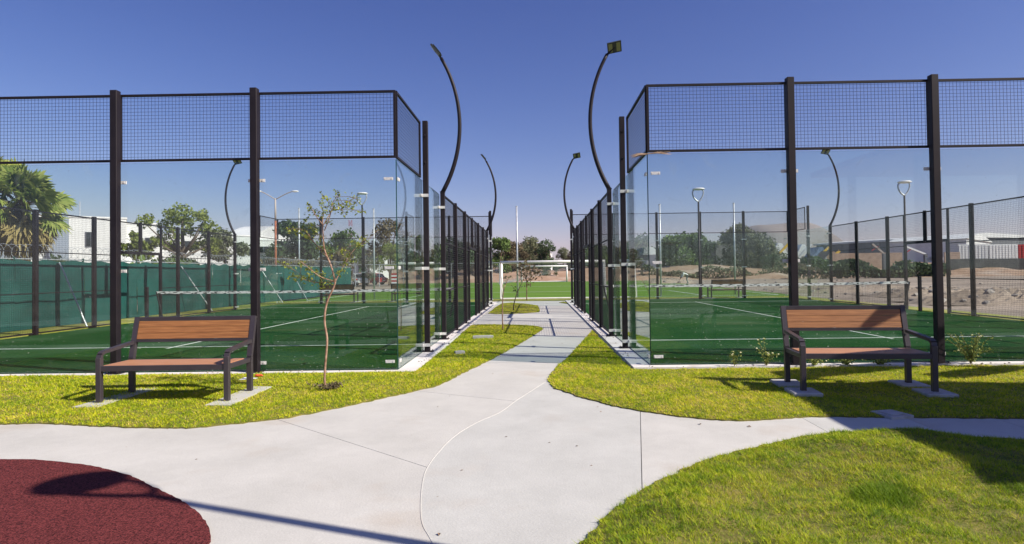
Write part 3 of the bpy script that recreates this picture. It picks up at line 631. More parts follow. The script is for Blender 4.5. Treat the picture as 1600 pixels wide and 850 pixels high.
# crumbs of mortar and soil along the court edges
cr = MB(); rr = random.Random(31)
for _ in range(260):
    if rr.random() < .6: x_, y_ = (-1.62 if rr.random() < .7 else 1.6)+rr.gauss(0, .06), rr.uniform(.5, 12)
    else: x_, y_ = rr.uniform(-8, 7), -.13+rr.gauss(0, .03)
    if abs(x_) < 1.7 and y_ < .3: continue
    q = rr.uniform(.004, .016); cr.blob((x_, y_, (.012 if x_ < 0 else .035)+q*.4), (q, q, q*.7), 1, .3, _)
tag(cr.build('kerb_crumbs', M['rock'], fix=False), 'crumbs of mortar and soil along the court edges', kind='stuff')
# fallen leaves and crumbs on the path
lf = MB(); rr = random.Random(21)
for _ in range(150):
    x_, y_ = rr.uniform(-5, 3.5), rr.uniform(-6.2, 8); q = rr.uniform(.004, .014)*(1 if rr.random() < .8 else 1.7); a_ = rr.uniform(0, 6.28)
    if abs(x_) > 1.4 and y_ > -3: continue
    c_, s_ = math.cos(a_)*q, math.sin(a_)*q; lf.add([(x_-c_, y_-s_, .003), (x_+s_*.5, y_-c_*.5, .004+q*.4), (x_+c_, y_+s_, .004), (x_-s_*.5, y_+c_*.5, .003+q*.3)], [(0, 1, 2, 3)])
tag(lf.build('leaf_litter', M['leafdry'], fix=False), 'tiny dry leaves and crumbs scattered on the concrete path', kind='stuff')
# concrete bits
def hatch(c, w_, d_, z, rz, label, m_='conc_old'):
    b_ = MB(); b_.box(-w_/2, w_/2, -d_/2, d_/2, -.03, z); b_.box(-w_/2+.04, w_/2-.04, -d_/2+.04, d_/2-.04, z, z+.008)
    tag(b_.build('utility_cover', M[m_], None, (c[0], c[1], 0), (0, 0, rz), bevel=.004), label, 'utility cover')
hatch((3.46, -2.98), .24, .26, .028, .25, 'square concrete utility cover in shade at the lawn edge before the right bench')
hatch((-.95, 4.0), .42, .14, .075, .1, 'thin pale concrete cover set into the passage lawn, the farther one')
hatch((-1.12, 1.55), .16, .10, .075, .3, 'small pale concrete cover in the passage lawn beside the left court')
b_ = MB(); b_.blob((0, 0, .02), (.05, .03, .02), 2, .2, 4); tag(b_.build('orange_wrapper', M['orange'], None, (-4.36+.9, -.75, .05)), 'crumpled orange wrapper on the grass behind the left bench', 'litter')
b_ = MB(); b_.add([(-.1, -.05, 0), (.1, -.04, .012), (.09, .06, .004), (-.08, .05, .015), (-.1, -.05, -.003), (.1, -.04, .009), (.09, .06, .001), (-.08, .05, .012)], [(0, 1, 2, 3), (7, 6, 5, 4), (0, 4, 5, 1), (1, 5, 6, 2), (2, 6, 7, 3), (3, 7, 4, 0)])
tag(b_.build('paper_scrap', M['paper'], None, (-3.45, -1.05, .075)), 'scrap of white paper on the grass by the left bench', 'litter')

# dried palm frond caught on the corner of the right court
t = empty('dried_palm_leaf', (1.79, .0, 3.02), 0, 'dried brown palm leaf caught on the upper corner of the right court', 'leaf')
b_ = MB(); q = random.Random(5)
for s, L in ((-1, .30), (1, .34)):
    for k in range(9):
        a = Vector((0, -.03, .0)); e_ = Vector((s*L*q.uniform(.7, 1), -.05+q.uniform(-.04, .04), s*.02-.03+q.uniform(-.02, .025)))
        w_ = Vector((0, .004, .008)); md = a.lerp(e_, .5)+Vector((0, 0, .02)); b_.add([a, md+w_, e_, md-w_], [(0, 1, 2, 3)])
b_.build('leaflets', M['leafdry'], t, fix=False)
MB().tube([(-.22, -.05, -.045), (0, -.04, .0), (.30, -.05, .02)], [.004, .009, .005], 5).build('leaf_stalk', M['leafdry'], t)

# ------------------------------------------------------------------ vegetation
def branchy(pts, r0, r1, n=7): 
    P = smooth_path(pts, 4); return P, [r0+(r1-r0)*i/(len(P)-1) for i in range(len(P))]
def tree(base, top, hw, crown_h, label, m_='leaf_mid', n=1500, ls=.16, name='tree', group='trees beyond the courts', gap=.0, cat='tree', trunk='bark', seed=0, blobs=None, br=1.):
    """base: ground point; top: height; hw: crown half width; crown_h: crown height"""
    rg = np.random.default_rng(seed+11); t = empty(name, base, 0, label, cat, group)
    nb = blobs or max(12, int(12+hw*2.2)); z0 = top-crown_h
    cs = []
    for i in range(nb):
        a = rg.uniform(0, 2*math.pi); rr = hw*.86*math.sqrt(rg.uniform()); zz = z0+crown_h*rg.uniform(.08, .86); k = 1-.55*abs((zz-z0)/crown_h-.4)
        cs.append((rr*math.cos(a)*k, rr*math.sin(a)*k, zz, max(.25, min(hw, crown_h)*rg.uniform(.24, .44)*br)))
    cs.append((0, 0, top-crown_h*.22, crown_h*.24))
    tb = MB(); P, Rr = branchy([(0, 0, 0), (.05*hw, .02, z0*.6), (0, 0, z0+crown_h*.35), (0, 0, z0+crown_h*.7)], max(.05, hw*.07), max(.02, hw*.02)); tb.tube(P, Rr, 7)
    for c in cs[:10]:
        tb.tube([(0, 0, z0*.8+c[2]*.15), (c[0]*.5, c[1]*.5, (z0+c[2])/2), c[:3]], [hw*.035, hw*.02, hw*.008], 5)
    tb.build('trunk', M[trunk], t, fix=False, smooth=True)
    w_ = np.array([c[3]**2 for c in cs]); idx = rg.choice(len(cs), n, p=w_/w_.sum()); ca = np.array(cs)[idx]
    d = rg.normal(size=(n, 3)); d /= np.linalg.norm(d, axis=1)[:, None]; rad = rg.uniform(.35, 1, n)**.6*(1+rg.normal(0, .12, n))
    C = ca[:, :3]+d*(ca[:, 3]*rad)[:, None]*np.array([1, 1, .8]); C[:, 2] = np.maximum(C[:, 2], .1)
    if gap: 
        kk = np.sin(C[:, 0]*5/hw+seed)*np.sin(C[:, 2]*6/crown_h*1.3+seed)*np.sin(C[:, 1]*5/hw); C = C[kk < 1-gap*.9]
    tint = np.clip(rg.uniform(0, .55, len(C))+.45*rg.uniform(size=len(cs))[idx[:len(C)]], 0, 1)
    V, F, _ = leaves(C, ls, 1.5, tint, rg=rg)
    link('crown', np_mesh('crown', V, F, M[m_], tint), t)
    return t
def ptree(x, yt, yb, hw, Y, label, **k):
    p = at(x, yt, Y); b0 = at(x, yb, Y); e = at(x+hw, yb, Y); h = e.x-p.x
    k['n'] = int(k.get('n', 1500)*1.8); k.setdefault('ls', max(.06, h*.085)); k.setdefault('seed', int(x))
    return tree((p.x, Y, 0), p.z, abs(h), max(.5, min(p.z-.1, p.z-b0.z)), label, **k)
ptree(285, 316, 404, 72, 29, 'feathery light green tree above the green fence, before the white houses', m_='leaf_light', n=1700, ls=.13, br=.38, blobs=36)
ptree(212, 362, 402, 26, 27, 'small sparse tree before the white house, left of the feathery tree', m_='leaf_light', n=900, gap=.2, ls=.13)
ptree(350, 356, 404, 36, 33, 'bushy olive tree right of the feathery tree, before the vaulted roof', m_='leaf_olive', n=1800)
ptree(466, 345, 402, 42, 58, 'dark rounded tree beyond the fence corner, behind the sapling', m_='leaf_dark', n=2600)
ptree(425, 352+28, 406, 20, 56, 'low dark tree beside the rust-coloured street lamp post', m_='leaf_dark', n=900)
ptree(532, 362, 408, 36, 75, 'mid green tree between the dark tree and the small white house', m_='leaf_mid', n=1500)
ptree(608, 340, 402, 36, 66, 'sparse brownish tree right of the small white house', m_='leaf_brown', n=1200, gap=.4)
ptree(607, 378, 425, 22, 64, 'bright green shrubby tree under the sparse brownish tree', m_='leaf_light', n=1200)
ptree(660, 368, 432, 34, 70, 'mixed green tree seen through the corner glass of the left court', m_='leaf_mid', n=1600)
ptree(575, 400, 436, 18, 62, 'low bush behind the parked cars', m_='leaf_olive', n=700, name='bush', cat='bush', group='bushes beyond the courts')
for x, yt, hw, Y, mm, lb in ((705, 372, 26, 85, 'leaf_dark', 'dark tree behind the mesh at the start of the left side wall'), (738, 378, 22, 90, 'leaf_brown', 'brownish tree seen through the mesh left of the passage'),
        (783, 369, 20, 92, 'leaf_mid', 'green tree just inside the left of the passage view'), (806, 377, 16, 94, 'leaf_brown', 'brownish tree behind the white pole in the passage view'),
        (828, 367, 16, 98, 'leaf_olive', 'pale olive tree rising in the middle of the passage view'), (853, 373, 15, 92, 'leaf_dark', 'dark dense tree right of the pale olive tree'),
        (880, 385, 9, 105, 'leaf_olive', 'small tree beside the white house in the passage view'), (899, 386, 12, 96, 'leaf_brown', 'brownish tree at the right end of the passage view'),
        (930, 383, 20, 98, 'leaf_mid', 'green tree behind the mesh right of the passage'), (960, 388, 20, 104, 'leaf_brown', 'brownish tree behind the first right side posts')):
    ptree(x, yt, 424, hw*1.4, Y, lb, m_=mm, n=2200)
ptree(990, 388, 424, 20, 100, 'thin brownish tree left of the arched white house', m_='leaf_brown', n=1000, gap=.3)
ptree(1066, 361, 430, 42, 105, 'big dark green tree behind the right court, right of the arched house', m_='leaf_mid', n=3200)
ptree(1046, 364, 430, 24, 108, 'dark tree leaning on the left of the big dark tree', m_='leaf_dark', n=1400)
ptree(1098, 374, 430, 28, 104, 'dark tree behind the loop-headed lamp of the right court', m_='leaf_dark', n=1800)
ptree(1122, 374, 412, 24, 150, 'far hazy green tree between two big trees', m_='leaf_olive', n=1200)
ptree(1158, 350, 428, 42, 104, 'large sparse brownish-green tree behind the white pole', m_='leaf_olive', n=2400, gap=.3)
ptree(1190, 362, 428, 36, 98, 'grey-green tree left of the big post, before the hill', m_='leaf_olive', n=2200)
ptree(1205, 395, 424, 18, 92, 'low dark bushy tree at the foot of the grey-green tree', m_='leaf_dark', n=1000)
# palms
def palm(base, trunk_h, rad, label, seed, n=46):
    rr = random.Random(seed); t = empty('palm_tree', base, 0, label, 'palm tree', 'fan palms beyond the green fence')
    P, Rd = branchy([(0, 0, 0), (.05, 0, trunk_h*.5), (0, 0, trunk_h)], .24, .2); MB().tube(P, Rd, 10).build('trunk', M['palmbark'], t, smooth=True)
    for dead in (False, True):
        V = []; F = []; T = []; st = MB()
        for k in range(n if not dead else int(n*.9)):
            az = rr.uniform(0, 2*math.pi); el = rr.uniform(-30, 85) if not dead else rr.uniform(-80, -35); el = R(el)
            L = rad*rr.uniform(.55, .78)*(1 if not dead else .7)
            d = Vector((math.cos(az)*math.cos(el), math.sin(az)*math.cos(el), math.sin(el))); o_ = Vector((0, 0, trunk_h-(rr.uniform(0, .5) if dead else 0)))
            h = o_+d*L; st.tube([o_, o_+d*L*.5+Vector((0, 0, .04)), h], [.02, .014, .01], 4, cap=False)
            side = d.cross(Vector((0, 0, 1)))
            if side.length < .1: side = Vector((1, 0, 0))
            side.normalize(); up = side.cross(d).normalized(); tw_ = R(rr.uniform(-75, 75)); side, up = side*math.cos(tw_)+up*math.sin(tw_), up*math.cos(tw_)-side*math.sin(tw_); fl_ = rad*rr.uniform(.38, .5)
            for j in range(22):
                a = R(-115+j*11); dd = (d*math.cos(a)+side*math.sin(a)+up*rr.uniform(-.12, .12)).normalized(); ll = fl_*(1-.25*abs(a)/2)*rr.uniform(.85, 1.05)
                wv = dd.cross(up).normalized()*.040*rad; md = h+dd*ll*.55+up*.03; tp = h+dd*ll+Vector((0, 0, -ll*rr.uniform(.05, .35)*(1.4 if dead else 1)))
                i = len(V); V += [h, md-wv, md+wv, tp]; F.append((i, i+1, i+3, i+2)); T.append(rr.random())
        link('dead_fronds' if dead else 'fronds', np_mesh('fronds', np.array([tuple(v) for v in V]), np.array(F), M['leaf_palmdry' if dead else 'leaf_palm'], np.array(T)), t)
        st.build('leaf_stalks', M['palmbark'] if dead else M['leafdry'], t, fix=False)
p = at(32, 318, 13); palm((p.x, 13, 0), p.z-.1, 1.55, 'shaggy fan palm above the green fence, left of the white house', 3, 60)
p = at(-18, 305, 12.2); palm((p.x, 12.2, 0), p.z, 1.5, 'fan palm half cut off by the left picture edge', 8, 20)

def hedge(x0, x1, yt, yb, Y, m_, label, n, name='hedge', thick=2.):
    a, b2 = at(x0, yb, Y), at(x1, yb, Y); h = at((x0+x1)/2, yt, Y).z; rg = np.random.default_rng(abs(int(x0))); L = b2.x-a.x
    u = rg.uniform(0, 1, n); prof = h*(.62+.22*np.sin(u*L/h*1.3+x0)+.16*np.sin(u*L/h*3.1)); z = np.maximum(.05, prof*rg.uniform(0, 1, n)**.6)
    C = np.stack([a.x+u*L+rg.normal(0, .2, n), Y+rg.normal(0, thick*.3, n), z], 1); tint = np.clip(.5*rg.uniform(0, 1, n)+.5*(.5+.5*np.sin(u*L*1.1)*np.sin(z*2)), 0, 1)
    V, F, _ = leaves(C, h*.11, 1.4, tint, rg=rg); tag(link(name, np_mesh(name, V, F, M[m_], tint)), label, kind='stuff')
hedge(395, 545, 388, 440, 50, 'leaf_brown', 'reddish-brown hedge mass beyond the green fence', 3000)
hedge(-60, 420, 398, 470, 24, 'leaf_mid', 'low greenery along the outside of the green fence', 5000)
hedge(1244, 1420, 397, 431, 76, 'leaf_dark', 'dark green shrubs along the far side of the dirt field', 5000)
hedge(1412, 1478, 396, 431, 80, 'leaf_dark', 'mixed green shrubs at the right end of the dirt field', 1500)
hedge(1000, 1250, 412, 432, 84, 'leaf_olive', 'scrub along the foot of the far embankment', 3500)
hedge(560, 1240, 388, 424, 170, 'leaf_dark', 'far-off belt of trees behind the pitch', 9000, name='treeline', thick=8)
hedge(-200, 700, 385, 430, 150, 'leaf_dark', 'far-off belt of trees behind the houses on the left', 6000, name='treeline', thick=8)
hedge(1230, 1900, 396, 416, 300, 'leaf_olive', 'far-off belt of trees behind the shed', 5000, name='treeline', thick=10)
hedge(690, 858, 379, 424, 128, 'leaf_brown', 'belt of dry trees filling the left of the passage view', 5000, name='treeline', thick=5)
for x, hw in ((853, 11), (869, 5)):
    ptree(x, 417, 431, hw, 86, 'round green bush on the embankment under the crossbar' if hw > 8 else 'smaller bush right of the round one on the embankment', m_='leaf_dark', n=500, name='bush', cat='bush', group='bushes beyond the courts')
# embankment
em = MB(); NX = 60; xs_ = np.linspace(-60, 95, NX); rowsY = [79, 84, 90, 96, 104, 125]; rz_ = [-.08, .4, 1.2, 1.8, 2.0, -.08]
vs = []
for j, Y_ in enumerate(rowsY):
    for i, x_ in enumerate(xs_):
        vs.append((x_, Y_+math.sin(x_*.3+j)*1.2, rz_[j]+(.35*math.sin(x_*.37+j*1.1)+.15*math.sin(x_*1.1+j*2) if 0 < j < 5 else 0)))
em.add(vs, [(j*NX+i, j*NX+i+1, (j+1)*NX+i+1, (j+1)*NX+i) for j in range(len(rowsY)-1) for i in range(NX-1)])
M['bank'] = mat('orange_earth', (.27, .17, .105), .95, (.37, .245, .165), .5, .05, 2, dirt=((.40, .31, .24), .2, .5, .65))
tag(em.build('embankment', M['bank'], smooth=True), 'orange earth embankment behind the far end of the pitch', kind='structure')
# dirt mounds on the right
def mound(c, r_, h_, label, seed):
    t = empty('rubble_mound', (c[0], c[1], -.03), 0, label, 'rubble mound', 'mounds of earth and rubble in the dirt field'); rr = random.Random(seed)
    b_ = MB(); n = 26; vs = []
    for j in range(n):
        for i in range(n):
            u, v = i/(n-1)*2-1, j/(n-1)*2-1; q = max(0, 1-(u*u+v*v)); vs.append((u*r_[0], v*r_[1], h_*(q**.8)*(.65+.5*rr.random())-.03))
    b_.add(vs, [(j*n+i, j*n+i+1, (j+1)*n+i+1, (j+1)*n+i) for j in range(n-1) for i in range(n-1)]); b_.build('earth', M['dirt'], t)
    for k in range(40):
        u, v = rr.uniform(-.85, .85), rr.uniform(-.85, .85); q = max(0, 1-u*u-v*v)
        if q < .05: continue
        s = rr.uniform(.06, .22); MB().blob((0, 0, 0), (s, s*.8, s*.6), 1, .3, k+seed).build('rock', M['rock'], t, (u*r_[0], v*r_[1], h_*q**.8*.8))
p = gnd(1590, 474); mound((p.x+.6, p.y+1.5), (3.6, 1.8), .55, 'rubble heap in the dirt at the right edge, beyond the court fence', 2)
p = gnd(1500, 463); mound((p.x, p.y+2), (3.2, 1.6), .42, 'low rubble ridge left of the heap in the dirt field', 5)
p = gnd(1350, 455); mound((p.x, p.y+2), (6, 2.2), .35, 'long flat earth ridge behind the net of the right court', 9)
p = gnd(1078, 443); mound((p.x-2, p.y+3), (3.5, 1.5), .6, 'earth heap near the stooping worker', 12)
for k in range(70):
    x_, y_ = random.uniform(13.4, 40), random.uniform(6, 70); s = random.uniform(.04, .16)
    if k == 0: rub = MB()
    rub.blob((x_, y_, 0), (s, s, s*.6), 1, .3, k)
tag(rub.build('scattered_stones', M['rock'], fix=False), 'stones scattered over the dirt field', kind='stuff')

# hills
hl = MB(); HX = 160; hx = np.linspace(-900, 2400, HX); vs = []
def hp(x_): return max(0, 95*math.exp(-((x_-560)/260)**2)+50*math.exp(-((x_-980)/260)**2)+3*math.sin(x_*.02)+2*math.sin(x_*.05))
hmul = at(1190, 352, 1600).z; hxc = at(1195, 352, 1600).x
for j in range(8):
    for x_ in hx:
        v = j/7; pr = math.exp(-((x_-hxc)/105)**4)+.62*math.exp(-((x_-hxc-120)/75)**2)+.02*math.sin(x_*.05)
        vs.append((x_, 1300+300*v, hmul*min(1.02, pr)*math.sin(v*math.pi/2)**.8+2.5*math.sin(x_*.03+j)*v-2*(1-v)))
hl.add(vs, [(j*HX+i, j*HX+i+1, (j+1)*HX+i+1, (j+1)*HX+i) for j in range(7) for i in range(HX-1)])
tag(hl.build('hill', M['hill'], smooth=True), 'bare brown hill on the horizon behind the right court', kind='structure')

# ------------------------------------------------------------------ young trees
def sapling(nodes, base, label, leafm, clusters, nper, ls, name='young_tree', r0=.017, group=None, spread=.11):
    """nodes: list of (points, r0, r1) in world space; every leaf cluster hangs on its own twig"""
    t = empty(name, base, 0, label, 'young tree', group); B = Vector(base); allp = []
    for k, (pts, a, c) in enumerate(nodes):
        P, Rr = branchy([Vector(p)-B for p in pts], a, c); MB().tube(P, Rr, 7).build('trunk' if k == 0 else 'branch', M['barkpale'], t, smooth=True)
        allp += P if k else P[-4:]
    C = []; tw = MB()
    for c in clusters:
        c = Vector(c)-B; q = min(allp, key=lambda p: (p-c).length+.6*max(0, p.z-c.z)); n_ = (c-q).length
        md = q.lerp(c, .5)+Vector((rng.normal()*.1*n_, rng.normal()*.1*n_, .06*n_)); P = smooth_path([q, md, c, c+(c-md)*.4], 3); tw.tube(P, [.0032-.0022*i/(len(P)-1) for i in range(len(P))], 4, cap=False)
        for i in range(nper):
            p = P[rng.integers(len(P)//2, len(P))]; C.append(np.array(p)+rng.normal(size=3)*spread*.6)
        e = P[-1]
        for i in range(3):
            e2 = e+Vector(rng.normal(size=3)*spread*.9); tw.tube([md, e.lerp(e2, .6), e2], [.0018, .0014, .001], 3, cap=False)
            for k in range(max(1, nper//4)): C.append(np.array(e2.lerp(e, rng.uniform(0, .6)))+rng.normal(size=3)*spread*.2)
    tag(tw.build('twigs', M['bark'], t, fix=False), kind='stuff')
    V, F, T = leaves(np.array(C), ls, 2.0); link('crown', np_mesh('crown', V, F, M[leafm], T), t)
    return t
Y0 = -1.54
def A(x, y, dy=0.): return at(x, y, Y0+dy)
nodes = [([A(509, 613), A(507, 590), A(509, 560), A(511, 530), A(507, 500), A(511, 472), A(521, 450), A(524, 440)], .0145, .011),
         ([A(524, 440), A(517, 415), A(507, 390, .03), A(505, 368, .05), A(504, 345, .05), A(506, 333, .05)], .0115, .005),
         ([A(524, 440), A(500, 432, -.1), A(478, 415, -.2), A(465, 405, -.25)], .006, .002),
         ([A(524, 440), A(490, 441, .1), A(460, 432, .2), A(447, 436, .25)], .006, .002),
         ([A(524, 440), A(530, 428, .1), A(540, 410, .15), A(545, 400, .2)], .006, .003),
         ([A(512, 402), A(492, 380, .1), A(478, 362, .15), A(465, 355, .2)], .007, .003),
         ([A(505, 352), A(492, 335, -.1), A(488, 327, -.15)], .006, .003),
         ([A(505, 352), A(520, 328, .1), A(536, 318, .1), A(558, 308, .15)], .006, .002),
         ([A(507, 360), A(515, 340, -.1), A(520, 318, -.1), A(527, 305, -.12)], .006, .002),
         ([A(545, 400, .2), A(558, 385, .25), A(572, 372, .3)], .004, .002),
         ([A(560, 385, .25), A(578, 372, .3), A(590, 360, .3)], .003, .0015)]
cl = [(486, 327), (495, 333), (507, 322), (521, 326), (515, 316), (530, 320), (541, 315), (541, 325), (549, 322), (528, 303), (507, 309), (502, 318), (555, 309), (552, 316), (484, 322), (512, 330), (534, 328), (560, 330),
      (462, 358), (470, 360), (490, 353), (495, 367), (454, 358), (478, 368), (475, 345), (548, 385), (540, 390), (555, 378), (542, 410), (536, 413), (549, 408), (459, 432), (470, 437), (484, 436), (455, 420), (495, 425), (500, 446), (515, 443), (470, 415), (530, 428), (447, 414), (510, 436), (503, 430), (490, 428), (482, 420), (474, 410), (505, 441), (478, 436), (500, 374), (508, 390), (516, 400), (500, 386), (484, 374), (565, 380), (572, 374), (534, 424), (540, 400), (512, 345), (503, 338), (526, 312), (536, 330)]
sapling(nodes, tuple(gnd(509, 613)), 'thin crooked young tree with sparse leaves on the left lawn', 'leaf_sap', [A(x, y, random.uniform(-.15, .15)) for x, y in cl], 11, .019, spread=.045)
# tufts at its foot
def weed(base, h_, wd, n, label, m_='leaf_light', fl=0, seed=0):
    rr = random.Random(seed); t = empty('weed', base, 0, label, 'weed', 'weeds at the court edge'); st = MB(); C = []; FL = MB()
    for k in range(n):
        a = rr.uniform(0, 6.28); d = wd*rr.uniform(.2, 1); tp = Vector((math.cos(a)*d, math.sin(a)*d*.5, h_*rr.uniform(.4, 1)))
        P = smooth_path([(0, 0, 0), tp*.5+Vector((0, 0, h_*.12)), tp], 3); st.tube(P, .0025, 4, cap=False)
        for p_ in P[1:]:
            for _ in range(3): C.append(tuple(p_+Vector((rr.gauss(0, .018), rr.gauss(0, .018), rr.gauss(0, .012)))))
        if k < fl: FL.blob(tp, (.013, .013, .01), 1, .1, k)
    st.build('stems', M['leaf_mid'] if 0 else M['soil'], t, fix=False); V, F, T = leaves(np.array(C), .022, 1.7); link('foliage', np_mesh('foliage', V, F, M[m_], T), t)
    if fl: FL.build('flowers', M['flower'], t, fix=False)
weed((6.15, -.10, .03), .42, .34, 26, 'leafy weed clump with pale flowers at the post right of the right bench', fl=9, seed=1)
weed((3.35, -.12, .03), .38, .17, 7, 'thin flowering weed left of the right bench', fl=7, seed=2)
weed((2.9, -.14, .03), .22, .10, 4, 'small weed with pale flowers beyond the left arm of the right bench', fl=4, seed=7)
weed((4.45, -.12, .03), .20, .25, 16, 'low weed behind the seat of the right bench', fl=2, seed=3)
weed((4.9, -.12, .03), .16, .3, 16, 'low spreading weed under the right half of the bench back', fl=1, seed=4)
weed((4.0, -.12, .03), .14, .2, 10, 'little weed behind the left half of the bench seat', fl=2, seed=5)
weed((-2.25, -1.55, .02), .09, .28, 26, 'dry tuft of weeds round the foot of the crooked young tree', m_='leaf_brown', seed=6)
# saplings in the passage
def AY(Y): return lambda x, y, dy=0.: at(x, y, Y+dy)
B1 = AY(5.75)
sapling([([B1(786, 517), B1(785, 490), B1(786, 460), B1(789, 445)], .016, .009), ([B1(789, 445), B1(794, 436), B1(801, 431)], .007, .003), ([B1(787, 455), B1(784, 440), B1(782, 420), B1(783, 395)], .007, .003), ([B1(788, 448), B1(792, 440), B1(790, 430)], .005, .002)],
        tuple(gnd(786, 517.6)), 'slim leafless young tree standing on the passage lawn', 'leaf_olive', [B1(790, 434), B1(797, 433)], 8, .03, spread=.05)
B2 = AY(12.9)
sapling([([B2(802, 488), B2(803, 475), B2(808, 458), B2(814, 445), B2(818, 438)], .022, .01), ([B2(808, 458), B2(803, 450), B2(797, 444)], .01, .005)],
        tuple(gnd(802, 487)), 'short forked young tree on the lawn island in the passage', 'leaf_olive', [B2(806, 452)], 5, .04, spread=.08)
B3 = AY(21.2)
sapling([([B3(823, 470), B3(823, 450), B3(822, 430), B3(824, 412)], .03, .012), ([B3(823, 440), B3(834, 428), B3(838, 420)], .012, .006), ([B3(822, 436), B3(812, 425), B3(808, 418)], .012, .006)],
        tuple(at(823, 471, 21.2)), 'reddish-leaved young tree in front of the large goal', 'leaf_brown', [B3(x, y) for x, y in ((812, 418), (820, 412), (828, 418), (836, 422), (824, 428), (814, 430), (832, 432), (822, 440), (840, 428), (818, 422))], 22, .07, spread=.22)

# ------------------------------------------------------------------ green fence on the left
X0, Y0f, X1, Y1f = -13.25, -3.0, -13.75, 37.0
t = empty('windscreen_fence', (X0, Y0f, 0), 0, 'green fabric-covered fence topped with razor wire, left of the left court', 'fence')
dirv = Vector((X1-X0, Y1f-Y0f, 0)); LF = dirv.length; dirv.normalize(); nrm = Vector((-dirv.y, dirv.x, 0))
seg = 2.5; nseg = int(LF/seg)
for i in range(nseg):
    b_ = MB(); nu, nv = 14, 8; rr = random.Random(i); vs = []; ph = rr.uniform(0, 6)
    for v in range(nv+1):
        for u in range(nu+1):
            s = i*seg+u/nu*seg; z = .03+v/nv*(1.83+.03*math.sin(u*1.1+ph)*(v == nv)); off = .035*math.sin(u/nu*math.pi*3+ph+v*.35)*math.sin(v/nv*math.pi)+rr.uniform(-.008, .008)
            vs.append(dirv*s+nrm*(-.04+off*.6)+Vector((0, 0, z)))
    for v in vs[:]: vs.append(v+nrm*.004)
    K = (nu+1)*(nv+1); fs = [(v*(nu+1)+u, v*(nu+1)+u+1, (v+1)*(nu+1)+u+1, (v+1)*(nu+1)+u) for v in range(nv) for u in range(nu)]
    fs += [tuple(k+K for k in f[::-1]) for f in fs]
    b_.add(vs, fs); b_.build('fabric_panel', M['screen'], t, fix=False, smooth=True)
for i in range(nseg+1):
    p = dirv*i*seg; MB().tube([p, p+Vector((0, 0, 1.95))], .03, 6).build('post', M['screen_d'], t)
MB().tube([Vector((0, 0, 1.9)), dirv*LF+Vector((0, 0, 1.9))], .02, 5).build('top_rail', M['galv'], t)
rz = MB(); pts = []
for k in range(int(LF/.26)*12):
    a = k/12*2*math.pi; s = k/12*.26; rr_ = .19+.02*math.sin(s*3); pts.append(dirv*s+nrm*math.cos(a)*rr_+Vector((0, 0, 2.10+math.sin(a)*rr_)))
rz.tube(pts, .0055, 3, cap=False); rz.build('razor_wire', M['galv'], t, fix=False)
for xa, ya, xb, yb in ((93, 410, 136, 512), (283, 416, 332, 490), (410, 424, 442, 474), (462, 436, 480, 472)):
    # brace from fence top to the ground on the court side
    d = _f+_r*(xa-PX)/FPX-_u*(ya-PY)/FPX; tt = (-13.2-CAM[0])/d[0]; top_ = Vector(CAM+d*tt); foot = Vector((-12.35, top_.y+.3, .02))
    d = _f+_r*(xb-PX)/FPX-_u*(yb-PY)/FPX; tt = (-12.35-CAM[0])/d[0]; ft = Vector(CAM+d*tt); foot.y = ft.y
    MB().tube([top_-Vector(t.location), foot-Vector(t.location)], .022, 6).build('brace', M['galv'], t)
# far chain-link fence beyond the pitch's left end
t = empty('chain_link_fence', (-30, 58, 0), 0, 'grey chain-link fence beyond the far left of the pitch, before the cars', 'fence')
for i in range(11): MB().tube([(i*2.6, 0, 0), (i*2.6, 0, 2.4)], .04, 6).build('post', M['galv'], t)
b_ = MB(); b_.tube([(0, 0, 2.4), (26, 0, 2.4)], .035, 5); b_.build('top_rail', M['galv'], t)
b_ = MB()
for k in range(150): b_.bar((k*.26-2 if k*.26-2 > 0 else 0, 0, 2.35 if k*.26-2 > 0 else 2.35-(2-k*.26)), (min(26, k*.26+.3), 0, .05), .008, ends=False)
for k in range(100): b_.bar((k*.26, 0, .05), (min(26, k*.26+2.2), 0, 2.3), .008, ends=False)
tag(b_.build('chain_link_mesh', M['galv'], t, fix=False), kind='stuff')

